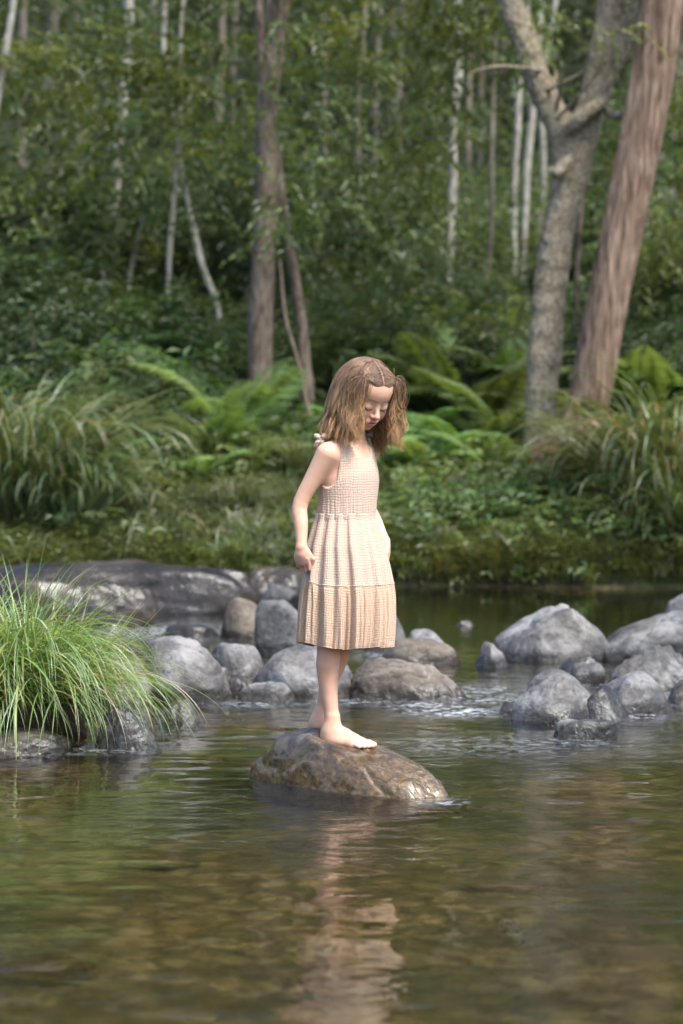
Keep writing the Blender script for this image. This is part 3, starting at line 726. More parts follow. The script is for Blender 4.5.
tree('young_tree', 'short pale sapling leaning right beneath the white flecked trunk', 23.4, [([(122, 310), (129, 280), (137, 243), (146, 215)], 6, 4)], 'bark_pale', leafy=[(150, 205, 24, 14, 22)], seed=10)
tree('gum_tree', 'tall straight pale trunk in the middle of the wood, right of the girl', 24.5, [([(447, 306), (450, 230), (454, 150), (457, 80), (460, -10), (466, U)], 9, 8)], 'bark_pale', crown=(1.0, 80), leafy=[(455, 40, 26, 24, 16)], seed=11)
for i, (x, xt, yb, w_, Yd, m_, lab) in enumerate([
    (469, 476, 222, 6, 36, 'bark_far', 'thin far trunk just right of the tall pale one'),
    (479, 484, 218, 6, 37, 'bark_far', 'thin far trunk, second to the right of the tall pale one'),
    (487, 497, 308, 5, 27, 'bark_far', 'dark thin stem midway between tall pale trunk and white pair'),
    (513, 527, 312, 7, 29, 'bark_pale', 'white slender trunk, left one of the pair beside the forked tree'),
    (521, 543, 318, 8, 28, 'bark_pale', 'brightest white slender trunk beside the forked tree'),
    (535, 556, 300, 7, 31, 'bark_pale', 'grey slender trunk touching the forked tree on its left'),
    (640, 676, 318, 10, 25.5, 'bark_pale', 'crooked white trunk right of the leaning reddish tree'),
    (574, 600, 385, 6, 20.5, 'bark_brown', 'thin brown stem between forked tree and reddish tree'),
    (372, 380, 306, 8, 33, 'bark_far', 'far brown trunk deep in the wood above the girl\'s head'),
    (386, 392, 296, 7, 38, 'bark_far', 'far narrow trunk right of the brown one above the head'),
    (398, 404, 300, 9, 34, 'bark_far', 'far thick grey trunk deep in the middle of the wood'),
    (352, 366, 328, 6, 27, 'bark_far', 'slanting thin stem behind the girl\'s head'),
    (420, 426, 240, 8, 40, 'bark_far', 'distant grey trunk left of the tall pale one'),
    (433, 441, 230, 6, 42, 'bark_far', 'distant thin trunk touching the tall pale one\'s left side'),
    (215, 222, 290, 9, 34, 'bark_far', 'far grey trunk right of the forked sapling'),
    (232, 236, 280, 7, 40, 'bark_far', 'far thin trunk left of the brown barked tree'),
    (325, 322, 250, 9, 36, 'bark_far', 'far brown trunk right of the dark leaning tree'),
    (305, 303, 240, 6, 40, 'bark_far', 'far thin trunk behind the dark leaning tree'),
    (20, 24, 300, 10, 35, 'bark_far', 'far dark trunk close to the left edge'),
    (150, 154, 280, 8, 38, 'bark_far', 'far dark trunk left of the forked sapling'),
    (668, 690, 300, 8, 33, 'bark_far', 'far dark trunk at the right edge'),
    (500, 506, 215, 6, 44, 'bark_far', 'farthest pale trunk left of the white pair'),
    (656, 668, 260, 5, 38, 'bark_pale', 'far thin pale trunk behind the crooked white one')]):
    mid = (x + xt) / 2 + ((i * 7) % 5 - 2)
    tree('gum_tree', lab, Yd, [([(x, yb), (x + (xt - x) * .2 + (i % 3 - 1) * 2, yb * .66), (mid, yb * .3), (xt, -10), (xt + (xt - x) * .3, U)], w_, w_ * .8)], m_, crown=(1.2, 60), seed=20 + i, group=None)

# ---------------------------------------------------------------- shrubs of the understorey
def shrub_mesh(seed, rx, ry, rz, ns, L, W, k=13, tl=.3, light=1.0):
    rg = np.random.default_rng(seed); d = nrm(rg.normal(0, 1, (ns * 3, 3)) * arr(1, 1, .8)); d[:, 2] = np.abs(d[:, 2]) * 1.1 - .25
    r = rg.uniform(.35, 1, (ns * 3, 1)) ** .6; C = d * r * arr(rx, ry, rz) + arr(0, 0, rz * .55)
    keep = vn(C * 2.6 + seed * 5, seed) > -.12; C = C[keep][:ns]; d = d[keep][:ns]
    tn = light * (1 + .32 * vn(C * 2 + 3, seed + 2))[:, None] * np.stack([1 + .2 * vn(C * 1.5, seed + 7), np.ones(len(C)), .95 + .2 * vn(C * 1.5, seed + 8)], 1)
    V, F, c = spray_leaves(rg, C, nrm(d * arr(1, 1, .3)), k, tl, L, W, tint=tn)
    s = Acc()
    for j in range(7):
        e = C[rg.integers(len(C))]; P = spline(np.array([rg.normal(0, .05, 3) * arr(1, 1, 0), e * .5 + arr(0, 0, .1), e]), 9); s.add(*tube(P, np.linspace(.018, .005, 9), 5))
    return (V, F, c), s.get()
SHK = []
for i, (rx, rz, ns, L, W, tl) in enumerate([(.75, .8, 330, .085, .038, .32), (.9, .6, 330, .12, .05, .38), (.6, 1.05, 300, .07, .03, .28), (1.1, .9, 400, .10, .030, .42)]):
    SHK.append(shrub_mesh(200 + i, rx, rx, rz, ns, L, W, tl=tl))
_shm = {}
def shrub(x, y, Y, kind_, sc, mat, label, group='leafy shrubs of the understorey', zoff=0.0):
    b = at(x, y, Y); b[2] = float(gz(b[0], Y)) + zoff
    root = thing('shrub', label, 'shrub', b, group)
    key = (kind_, mat)
    if key not in _shm:
        (V, F, c), (V2, F2, c2) = SHK[kind_]
        _shm[key] = (mk('foliage', V + b, F, M[mat], root, smooth=False, col=c), mk('stem', V2 + b, F2, M['bark_brown'], root, col=c2))
    else:
        for p in _shm[key]:
            c = p.copy(); c.parent = root; COL.objects.link(c)
    root.scale = (sc, sc, sc); root.rotation_euler = (0, 0, (x * 7.3 + y * 3.1) % 6.28)
    return root
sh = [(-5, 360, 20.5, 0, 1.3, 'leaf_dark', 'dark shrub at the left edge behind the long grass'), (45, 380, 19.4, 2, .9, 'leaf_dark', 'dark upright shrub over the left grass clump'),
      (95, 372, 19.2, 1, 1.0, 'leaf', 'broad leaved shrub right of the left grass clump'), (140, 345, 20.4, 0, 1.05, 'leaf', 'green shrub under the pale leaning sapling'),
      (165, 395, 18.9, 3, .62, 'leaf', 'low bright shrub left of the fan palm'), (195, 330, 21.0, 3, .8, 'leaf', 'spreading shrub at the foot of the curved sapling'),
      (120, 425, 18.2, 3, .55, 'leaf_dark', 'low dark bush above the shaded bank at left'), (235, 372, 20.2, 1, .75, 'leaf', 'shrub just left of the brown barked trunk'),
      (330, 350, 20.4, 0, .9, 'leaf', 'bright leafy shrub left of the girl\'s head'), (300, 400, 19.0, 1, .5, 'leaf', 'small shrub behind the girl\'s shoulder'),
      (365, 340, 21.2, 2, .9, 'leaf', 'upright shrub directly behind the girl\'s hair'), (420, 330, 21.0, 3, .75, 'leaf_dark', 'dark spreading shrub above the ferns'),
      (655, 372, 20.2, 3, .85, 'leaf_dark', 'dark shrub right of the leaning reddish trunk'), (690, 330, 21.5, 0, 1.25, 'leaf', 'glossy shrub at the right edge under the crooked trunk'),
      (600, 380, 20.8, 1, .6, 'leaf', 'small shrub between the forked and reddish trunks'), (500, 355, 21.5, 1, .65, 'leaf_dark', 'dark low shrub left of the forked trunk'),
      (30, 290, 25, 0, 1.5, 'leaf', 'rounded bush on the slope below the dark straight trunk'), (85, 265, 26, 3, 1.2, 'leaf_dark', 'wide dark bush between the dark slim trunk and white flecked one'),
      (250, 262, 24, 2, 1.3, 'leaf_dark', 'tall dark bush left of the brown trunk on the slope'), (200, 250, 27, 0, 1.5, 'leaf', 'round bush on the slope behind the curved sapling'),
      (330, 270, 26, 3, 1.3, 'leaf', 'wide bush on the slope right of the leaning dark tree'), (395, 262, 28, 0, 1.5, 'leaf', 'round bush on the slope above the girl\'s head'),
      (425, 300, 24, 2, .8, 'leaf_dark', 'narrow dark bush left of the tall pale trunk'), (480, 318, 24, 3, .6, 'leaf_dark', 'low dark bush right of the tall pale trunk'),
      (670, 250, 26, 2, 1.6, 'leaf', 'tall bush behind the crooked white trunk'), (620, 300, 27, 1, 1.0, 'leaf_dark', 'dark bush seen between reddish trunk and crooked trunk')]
for a in sh: shrub(*a)

# ---------------------------------------------------------------- the overhanging and mid wood masses (no single plant can be told apart)
rg = np.random.default_rng(77)
def mass(name, label, n, boxes, mat, L, W, tl, k=13, seed=0, gate=-.05, freq=.55, light=1.0, sky=None):
    rg = np.random.default_rng(seed); Cs = []
    for (x0, x1, y0, y1, Y0, Y1, wgt) in boxes:
        m = int(n * wgt); Y = rg.uniform(Y0, Y1, m); x = rg.uniform(x0, x1, m); y = rg.uniform(y0, y1, m)
        dz, dx = (512 - y) / FPX, (x - 341.5) / FPX; t = Y; cp, sp = math.cos(PITCH), math.sin(PITCH)
        t = Y / (cp + dz * sp); Cs.append(np.stack([dx * t, Y, CAMH + (-sp + dz * cp) * t], 1))
    C = np.concatenate(Cs); C = C[(C[:, 2] > gz(C[:, 0], C[:, 1]) + .05)]
    C = C[vn(C * arr(freq, freq, freq * 1.4) + seed, seed) + .5 * vn(C * freq * 3, seed + 3) > gate]
    tn = light * (1 + .6 * vn(C * .9, seed + 4) + .35 * vn(C * 2.6, seed + 9)).clip(.35)[:, None] * np.stack([1 + .18 * vn(C * .7, seed + 5), np.ones(len(C)), 1 + .25 * vn(C * .7, seed + 6)], 1)
    V, F, c = spray_leaves(rg, C, nrm(rg.normal(0, 1, C.shape) * arr(1, 1, .35)), k, tl, L, W, tint=tn)
    return kind(mk(name, V, F, M[mat], smooth=False, col=c), 'stuff', label)
mass('foliage', 'dense leafy growth filling the wood behind the bank', 9500,
     [(-120, 130, -150, 250, 22, 32, .25), (120, 300, -150, 240, 22.5, 31, .16), (285, 445, -150, 250, 21.5, 31, .25), (440, 560, -160, 60, 24, 33, .08), (610, 800, -150, 300, 21.5, 31, .16), (430, 620, 90, 200, 29, 40, .05)],
     'leaf', .105, .047, .45, seed=301, gate=.10)
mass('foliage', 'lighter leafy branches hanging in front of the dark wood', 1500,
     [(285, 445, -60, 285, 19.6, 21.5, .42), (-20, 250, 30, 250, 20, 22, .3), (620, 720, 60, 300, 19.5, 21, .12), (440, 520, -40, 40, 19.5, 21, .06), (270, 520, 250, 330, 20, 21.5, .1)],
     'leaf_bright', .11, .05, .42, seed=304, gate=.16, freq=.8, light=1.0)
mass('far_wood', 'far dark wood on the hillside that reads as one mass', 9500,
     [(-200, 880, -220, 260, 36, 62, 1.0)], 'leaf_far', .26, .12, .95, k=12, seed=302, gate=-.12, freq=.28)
# forest floor growth
def floor_growth(name, label, n, x0, x1, Y0, Y1, hmax, L, W, mat, seed, tl=.25, light=1.0, gate=-.3, pw=1.0):
    rg = np.random.default_rng(seed); Y = Y0 + (Y1 - Y0) * rg.random(n) ** pw; x = rg.uniform(x0, x1, n) / FPX * Y
    d = Y - bank(x); ok = d > .05; x, Y = x[ok], Y[ok]; P = np.stack([x, Y, 0 * x], 1); g = vn(P * 1.3 + seed, seed); ok = g > gate; P, g = P[ok], g[ok]
    P[:, 2] = gz(P[:, 0], P[:, 1]) + rg.random(len(P)) ** 1.3 * hmax * (np.clip((P[:, 1] - 17.5) / 5, .3, 1) if hmax > .5 else 1) * (0.5 + .7 * np.clip(g + .3, 0, 1))
    tn = light * (1 + .4 * vn(P * 2.3, seed + 1) + .15 * g)[:, None] * np.stack([1.05 + .3 * vn(P * 1.7, seed + 2), np.ones(len(P)), .9 + .2 * vn(P * 1.7, seed + 3)], 1)
    V, F, c = spray_leaves(rg, P, nrm(rg.normal(0, 1, P.shape) * arr(1, 1, .2) + arr(0, -.2, .5)), 9, tl, L, W, tint=tn)
    return kind(mk(name, V, F, M[mat], smooth=False, col=c), 'stuff', label)
floor_growth('undergrowth', 'low leafy undergrowth covering the slope of the wood', 15000, -420, 420, 18.3, 33, .85, .085, .036, 'leaf', 311, .3, pw=1.2)
floor_growth('ground_cover', 'fine yellow green herbs and weeds covering the far bank', 15000, -420, 420, 15.9, 18.6, .17, .042, .017, 'grass', 312, .13, .9)

# grass on the bank edge
rg = np.random.default_rng(9); n = 15000
x = rg.uniform(-460, 460, n) / FPX * 16.5; d = rg.random(n) ** 1.7 * 2.3; Y = bank(x) + .03 + d
g = vn(np.stack([x * 1.6, Y * 1.6, 0 * x], 1), 6); ok = g > rg.uniform(-.5, .3, n); x, Y, d, g = x[ok], Y[ok], d[ok], g[ok]; n = len(x)
B = np.stack([x, Y, gz(x, Y) - .01], 1)
L = rg.uniform(.10, .30, n) * (1 + .5 * g); az = np.where(d < .25, rg.normal(-math.pi / 2, .8, n), rg.uniform(0, 6.28, n)); p1 = rg.uniform(.5, 1.7, n) + (d < .25) * .7
V, F, bi, tt = ribbons(B, az, L, rg.uniform(.006, .011, n), rg.uniform(.05, .5, n), p1, 5, rng=rg)
tc = (1 + rg.uniform(-.3, .35, n) + .5 * vn(B * 1.9, 43))[:, None] * np.stack([1.1 + .35 * vn(B * 1.1, 41), np.ones(n), .8 + .2 * rg.random(n)], 1)
dry = rg.random(n) < .08; tc[dry] = arr(2.0, 1.3, 1.2)
kind(mk('grass', V, F, M['grass'], col=tc[bi]), 'stuff', 'short mixed grass along the far bank down to the water')

def tufts():
    rg = np.random.default_rng(19); Vs = Acc()
    m = 330; x = rg.uniform(-440, 440, m) / FPX * 17; Y = bank(x) + .05 + rg.random(m) ** 1.7 * 2.6 - .03; B0 = np.stack([x, Y, gz(x, Y)], 1); k = 34
    B = np.repeat(B0, k, 0) + rg.normal(0, .03, (m * k, 3)) * arr(1, 1, 0); Lt = np.repeat(rg.uniform(.18, .42, m), k) * rg.uniform(.5, 1.15, m * k)
    V, F, bi, tt = ribbons(B, rg.uniform(0, 6.28, m * k), Lt, rg.uniform(.006, .013, m * k), rg.uniform(.02, .6, m * k), rg.uniform(.9, 2.6, m * k), 7, rng=rg)
    c = np.repeat(rg.uniform(.5, 1.6, (m, 1)) * np.stack([rg.uniform(.9, 1.3, m), np.ones(m), rg.uniform(.7, 1.5, m)], 1), k, 0) * rg.uniform(.7, 1.3, (m * k, 1))
    dry = rg.random(m * k) < .13; c[dry] = arr(2.4, 1.6, 1.7)
    kind(mk('grass', V, F, M['strap'], col=c[bi]), 'stuff', 'taller tufts of mixed grass and weeds scattered over the far bank')
tufts()
floor_growth('ground_cover', 'broad leaved herbs and seedlings among the bank grass', 5200, -420, 420, 16.1, 19.2, .34, .075, .032, 'leaf', 313, .22, 1.35, gate=-.05)

floor_growth('ground_cover', 'pale green herbs and creepers hanging over the edge of the far bank', 9000, -440, 440, 15.75, 17.0, .16, .05, .02, 'leaf_bright', 314, .15, .85, gate=-.35)
for i, (x, y, Y, dx, dz, L_, lab) in enumerate(((408, 500, 17.4, .5, .28, .8, 'grey fallen branch propped on the far bank right of the dress'), (455, 545, 16.5, -.6, .12, .6, 'thin dead stick lying low on the far bank above the water'), (150, 520, 17.0, .7, .10, .9, 'dark fallen branch in the shade of the left bank'), (200, 560, 16.4, .5, .2, .5, 'short dead stick near the ledge on the far bank'))):
    b = at(x, y, Y); b[2] = float(gz(b[0], Y)); e = b + arr(dx, -.1, dz) * L_; P = spline(np.array([b - arr(0, 0, .02), b * .6 + e * .4 + arr(0, 0, .06), e]), 14)
    a = Acc(); a.add(*tube(P, np.linspace(.022, .006, 14), 7, .2, i))
    for t_ in (5, 8, 10): a.add(*tube(spline(np.array([P[t_], P[t_] + arr(.08 * (-1) ** t_, -.03, .10), P[t_] + arr(.2 * (-1) ** t_, -.05, .16)]), 8), np.linspace(.009, .003, 8), 5))
    V, F, c = a.get(); tag(mk('fallen_branch', V, F, M['bark_fork'], loc=b, col=c), lab, 'branch')

# ---------------------------------------------------------------- long leaved tussocks (mat rush) on the far bank
def clump_mesh(seed, n, Lm, Wm, spread, p1m, seg=12):
    rg = np.random.default_rng(seed); r = np.sqrt(rg.random(n)) * spread; a = rg.uniform(0, 6.28, n)
    B = np.stack([r * np.cos(a), r * np.sin(a), 0 * r], 1); az = a + rg.normal(0, .5, n)
    L = Lm * rg.uniform(.5, 1.15, n); p0 = r / spread * .45 + rg.uniform(0, .2, n); p1 = p1m * rg.uniform(.55, 1.15, n)
    V, F, bi, tt = ribbons(B, az, L, Wm * rg.uniform(.6, 1.2, n), p0, p1, seg, 2.3, rng=rg, twist=.25)
    c = (1 + rg.uniform(-.35, .4, n))[:, None] * np.stack([1 + rg.uniform(-.1, .25, n), np.ones(n), 1 + rg.uniform(-.2, .3, n)], 1)
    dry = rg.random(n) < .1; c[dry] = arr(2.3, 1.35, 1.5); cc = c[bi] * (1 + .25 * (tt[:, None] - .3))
    return V, F, cc
CL = [clump_mesh(401, 430, 1.2, .025, .24, 2.9), clump_mesh(402, 340, 1.0, .022, .2, 2.8)]
_cm = {}
def clump(x, y, Y, k, sc, label, name='mat_rush', tilt=(0, 0)):
    b = at(x, y, Y); b[2] = max(float(gz(b[0], Y)), b[2] if tilt[0] == 99 else -9)
    if k not in _cm:
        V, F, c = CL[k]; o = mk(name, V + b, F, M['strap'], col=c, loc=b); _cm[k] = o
    else:
        o = _cm[k].copy(); COL.objects.link(o); o.location = b; o.name = name
    o.scale = (sc, sc, sc); o.rotation_euler = (0, 0, (x * 3.7) % 6.28)
    return tag(o, label, 'grass clump', 'long leaved clumps on the far bank')
clump(18, 520, 16.6, 0, 1.2, 'huge dark green clump of long arching blades at the far bank\'s left edge')
clump(-32, 500, 16.8, 0, 1.2, 'long leaved clump cut by the left edge of the view')
clump(70, 520, 16.6, 1, .95, 'long leaved clump ending the left group, beside the shaded bank')
clump(652, 490, 16.9, 0, 1.1, 'great pale green clump of drooping blades in front of the reddish tree')
clump(676, 470, 17.1, 0, 1.25, 'tall clump of drooping blades at the right edge behind the great one')
clump(640, 500, 16.5, 1, .72, 'shorter clump of drooping blades right in front of the great pale green one')
clump(700, 500, 16.5, 1, 1.1, 'clump of blades at the right edge close to the water')
clump(528, 500, 16.5, 1, .36, 'smaller clump of thin blades left of the reddish tree\'s foot')
clump(305, 452, 17.8, 1, .55, 'small grassy clump behind the girl\'s elbow')
clump(235, 505, 17.0, 1, .45, 'small grassy clump on the bank left of the girl')

# ---------------------------------------------------------------- ferns and the young palm
def frond_mesh(rg, base, az, L, p0, p1, npin, pl, pw, width=.5, bend=.1):
    seg = 14; t = (np.arange(seg) + .5) / seg; phi = p0 + (p1 - p0) * t ** 1.3; hd = arr(math.cos(az), math.sin(az), 0)
    st = (L / seg) * (np.sin(phi)[:, None] * hd + np.cos(phi)[:, None] * arr(0, 0, 1)); P = np.concatenate([base[None], base + np.cumsum(st, 0)])
    s = np.linspace(.22, .99, npin); q = np.stack([np.interp(s * seg, np.arange(seg + 1), P[:, k]) for k in range(3)], 1)
    T = nrm(np.stack([np.interp(s * seg, np.arange(seg) + .5, st[:, k]) for k in range(3)], 1)); sd_ = np.cross(hd, arr(0, 0, 1)); N = nrm(np.cross(sd_[None], T)) * 1.0
    env = pl * np.sin(np.pi * np.clip((s - .12) / .93, 0, 1) ** .75) ** .8 + .01
    out = []
    for sg in (1, -1):
        D = sd_ * sg + T * .55 - N * bend * .5 + rg.normal(0, .05, (npin, 3)); V, F = leaves(q, D, N, env, env * pw + .006, .1, .25); out.append((V, F))
    return P, out
def fern_mesh(seed, nf, L, npin, pl, pw, p1=(1.3, 2.0), stems=True):
    rg = np.random.default_rng(seed); A_ = Acc(); S_ = Acc()
    for i in range(nf):
        az = 6.283 * i / nf + rg.normal(0, .25); Lf = L * rg.uniform(.7, 1.15)
        P, out = frond_mesh(rg, rg.normal(0, .02, 3) * arr(1, 1, 0), az, Lf, rg.uniform(.1, .45), rg.uniform(*p1), npin, pl * rg.uniform(.8, 1.1), pw)
        c = (1 + rg.uniform(-.25, .3)) * arr(1 + rg.uniform(-.1, .2), 1, 1)
        for V, F in out: A_.add(V, F, c)
        S_.add(*tube(P, np.linspace(.007, .002, len(P)), 5), (1, 1, 1))
    return A_.get(), S_.get()
FM = [fern_mesh(501, 11, .85, 30, .20, .16), fern_mesh(502, 9, .7, 26, .17, .18), fern_mesh(503, 8, 1.25, 34, .30, .07, (1.1, 1.75))]
_fm = {}
def fern(x, y, Y, k, sc, label, name='fern', cat='fern', group='ferns on the far bank', zo=0.0):
    b = at(x, y, Y); b[2] = float(gz(b[0], Y)) + zo
    root = thing(name, label, cat, b, group)
    if k not in _fm:
        (V, F, c), (V2, F2, c2) = FM[k]; _fm[k] = (mk('fronds', V + b, F, M['fern'], root, smooth=False, col=c), mk('stalks', V2 + b, F2, M['fern'], root, col=c2 * 1.3))
    else:
        for p in _fm[k]:
            c = p.copy(); c.parent = root; COL.objects.link(c)
    root.scale = (sc * 1.22,) * 3; root.rotation_euler = (0, 0, (x * 1.7) % 6.28)
for a in [(455, 380, 19.8, 0, 1.15, 'large bright fern with raised fronds in the middle of the fern bank'), (420, 410, 19.0, 1, 1.0, 'fern beside the girl\'s hair on the right'),
          (490, 395, 19.4, 0, 1.05, 'arching fern left of the forked trunk\'s middle'), (510, 430, 18.7, 0, .9, 'fern leaning against the forked trunk\'s foot'),
          (460, 430, 18.6, 1, .95, 'low fern in front of the large bright one'), (425, 450, 18.2, 1, .8, 'small fern low on the bank right of the girl\'s shoulder'),
          (490, 460, 18.0, 1, .8, 'small fern lowest on the bank left of the forked trunk'), (395, 370, 20.2, 0, .9, 'fern just above and right of the girl\'s head'),
          (520, 365, 20.6, 0, .9, 'fern high on the bank behind the forked trunk'), (435, 345, 21.4, 0, 1.1, 'fern highest on the slope above the fern bank'),
          (350, 400, 19.6, 1, .8, 'fern hidden behind the girl\'s hair on the left'), (640, 400, 19.0, 0, 1.0, 'fern over the great clump right of the reddish tree'),
          (675, 395, 19.3, 0, 1.0, 'fern at the right edge above the drooping clumps'), (150, 440, 18.3, 1, .8, 'dull fern on the shaded bank at left'),
          (200, 478, 17.6, 1, .6, 'small fern under the fan palm'), (110, 470, 17.7, 1, .7, 'small fern right of the left grass clumps'),
          (260, 470, 17.9, 1, .6, 'small fern at the foot of the brown barked tree')]: fern(*a)
fern(232, 450, 18.5, 2, .82, 'young palm with feathery upright fronds left of the brown barked tree', 'young_palm', 'palm', None)
fern(205, 478, 18.0, 2, .55, 'smaller young palm with yellowish fronds low in front of the taller one', 'young_palm', 'palm', None)

# ---------------------------------------------------------------- the near tussock at the left
def near_tussock(px, Yc, n, seed, label):
    rg = np.random.default_rng(seed)
    c0 = at(px, 700, Yc); c0[2] = .09
    a = rg.uniform(0, 6.28, n); r = np.sqrt(rg.random(n)) * .20
    B = np.stack([c0[0] + r * np.cos(a) * .95, c0[1] + r * np.sin(a) * .8, c0[2] + .16 * (1 - (r / .2) ** 2) + 0 * r], 1)
    az = a + rg.normal(0, .6, n); L = rg.uniform(.32, .60, n); p0 = r / .2 * .6 + rg.uniform(-.1, .2, n); p1 = rg.uniform(2.5, 3.3, n)
    up = rg.random(n) < .3; p1[up] = rg.uniform(.5, 2.0, up.sum()); L[up] *= .82
    V, F, bi, tt = ribbons(B, az, L, rg.uniform(.004, .0085, n), p0, p1, 14, 1.0, .3, .35, rg)
    # blades stay above the water
    c = (1 + rg.uniform(-.3, .35, n))[:, None] * np.stack([1 + rg.uniform(-.18, .2, n), np.ones(n), 1 + rg.uniform(-.25, .5, n)], 1)
    dry = rg.random(n) < .05; c[dry] = arr(1.5, .9, 1.6); pale = rg.random(n) < .3; c[pale] *= arr(1.5, 1.35, 1.9)
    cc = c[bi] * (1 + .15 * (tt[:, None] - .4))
    base = c0.copy(); base[2] = 0
    o = thing('grass_tussock', label, 'grass clump', base)
    V[:, 2] = np.where(V[:, 2] < .012, .012 + (V[:, 2] - .012) * .03, V[:, 2])
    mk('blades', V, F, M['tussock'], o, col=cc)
    Vr, Fr = rock_shape(602, .2, 14, .14, 8, 5); Vr = Vr * arr(.25, .17, .2) + c0 + arr(0, .02, -.02)
    mk('root_mound', Vr, Fr, M['soil'], o)
    s = Acc()
    for j in range(60):
        t = rg.uniform(0, 6.28); p = c0 + arr(math.cos(t) * .25, math.sin(t) * .17, .05)
        s.add(*tube(spline(np.array([p + arr(0, 0, .06), p + arr(rg.normal(0, .03), -.02, -.02), p + arr(rg.normal(0, .06), -.02, -.1)]), 7), np.linspace(.003, .001, 7), 4), (1, 1, 1))
    s.build('roots', M['soil'], o)
near_tussock(22, 7.95, 1000, 601, 'bright green tussock of long arching blades at the water\'s edge, nearest plant on the left')
near_tussock(-40, 8.0, 700, 605, 'near tussock of bright blades cut off by the left edge of the view')
#GIRL

# ---------------------------------------------------------------- the girl
GY = 7.0
def Pp(px, py, d=0.0): return at(px, py, GY + d)
FW = arr(.77, -.64, 0); RT = arr(-.64, -.77, 0); UP = arr(0, 0, 1)       # her forward and her right
BM = np.stack([RT, FW, UP], 1)
PSI, TH, ROLL = R(35), R(28), R(3)
def rot(ax, a):
    c, s = math.cos(a), math.sin(a)
    return np.array({'x': [[1, 0, 0], [0, c, -s], [0, s, c]], 'y': [[c, 0, s], [0, 1, 0], [-s, 0, c]], 'z': [[c, -s, 0], [s, c, 0], [0, 0, 1]]}[ax])
HR = rot('y', ROLL) @ rot('z', PSI) @ rot('x', TH)
EYE = arr(0, -.078, -.006)
HS = .955
HO = Pp(377.2, 407.5, -.075) - HR @ EYE * HS                        # head origin in the world
def hw(p): return HO + HS * np.asarray(p, float) @ HR.T
def head_sdf(Q):
    S = Q.copy(); S[:, 0] = np.abs(S[:, 0])
    d = ell(Q, (0, .012, .030), (.0695, .086, .074))
    d = smin(d, ell(Q, (0, -.028, .028), (.057, .052, .052)), .03)
    d = smin(d, ell(Q, (0, -.020, -.034), (.052, .056, .060)), .03)
    d = smin(d, ell(Q, (0, -.054, -.078), (.017, .016, .014)), .03)
    d = smin(d, ell(S, (.030, -.052, -.036), (.022, .020, .024)), .022)
    d = smax(d, -ell(S, (.028, -.0935, -.006), (.019, .014, .012)), .018)
    d = smin(d, ell(S, (.0275, -.0655, -.008), (.0140, .0130, .0120)), .010)
    d = smin(d, cone(Q, (0, -.076, -.002), (0, -.092, -.030), .0055, .0078), .010)
    d = smin(d, ell(Q, (0, -.092, -.033), (.0088, .008, .0072)), .006)
    d = smin(d, ell(S, (.0085, -.084, -.036), (.0058, .007, .0050)), .005)
    d = smax(d, -ell(S, (.0048, -.091, -.0405), (.0026, .004, .0025)), .002)
    d = smin(d, ell(Q, (0, -.073, -.057), (.022, .0105, .012)), .012)
    d = smin(d, ell(Q, (0, -.0815, -.0535), (.0145, .0045, .0038)), .006)
    d = smin(d, ell(Q, (0, -.0790, -.0655), (.0125, .0050, .0042)), .006)
    d = smax(d, -ell(Q, (0, -.0850, -.0592), (.0115, .0080, .0020)), .002)
    d = smin(d, smax(ell(S, (.070, .012, -.012), (.0055, .018, .028)), -ell(S, (.077, .008, -.010), (.005, .011, .018)), .004), .004)
    return d
nk0, nk1 = Pp(351, 450, .0), hw((0, .030, -.045))
shR, shL = Pp(327, 454, -.085), Pp(366, 453, .085)
elR, wrR = Pp(300, 505, -.075), Pp(301.5, 547, -.105)
elL, wrL = Pp(366, 503, .135), Pp(384.5, 541, .07)
hipR, hipL = Pp(337, 578, -.045), Pp(353, 578, .045)
knR, knL = Pp(328.5, 652, -.055), Pp(338.5, 652, .03)
anR, anL = Pp(332.5, 724, -.055), Pp(321, 719, .03)
FT = arr(.86, -.51, 0); FTl = arr(.51, .86, 0)               # right foot: forward, and towards her left (away from us)
SOLE = Pp(342, 746, -.06)[2]
def foot(P, ank, f, l, L, z0):
    "sole plane at z0; f forward, l towards the big toe side"
    h = ank - f * .018; h = arr(h[0], h[1], z0 + .019)
    o = lambda a, b, c: arr(h[0], h[1], z0) + f * a + l * b + UP * c
    d = cone(P, ank + UP * .02, o(.012, 0, .045), .0215, .023)
    d = smin(d, cone(P, o(0, 0, .021), o(.02, 0, .02), .0195, .0195), .02)
    d = smin(d, cone(P, o(.015, .002, .044), o(.085, .004, .022), .023, .0145), .025)
    d = smin(d, cone(P, o(.02, -.008, .015), o(.095, -.020, .0105), .0155, .0105), .02)
    d = smin(d, cone(P, o(.08, .014, .014), o(.112, .016, .012), .015, .0118), .018)
    d = smin(d, cone(P, o(.095, -.018, .0105), o(.105, .010, .0125), .010, .012), .02)
    for i, (a0, b0, a1, b1, r) in enumerate(((.112, .019, .146, .017, .0092), (.113, .0045, .146, .005, .0068), (.110, -.0065, .139, -.0055, .0063), (.105, -.0165, .131, -.015, .0060), (.098, -.026, .121, -.024, .0058))):
        m_ = o((a0 + a1) / 2, (b0 + b1) / 2, r + .0055)
        t = smin(cone(P, o(a0, b0, .0125), m_, r * 1.02, r * .88), cone(P, m_, o(a1, b1, r), r * .88, r), .004)
        d = smin(d, t, .004)
    md = .5 * (P @ UP - z0); return smax(d, -(P[:, 2] - z0), .004)
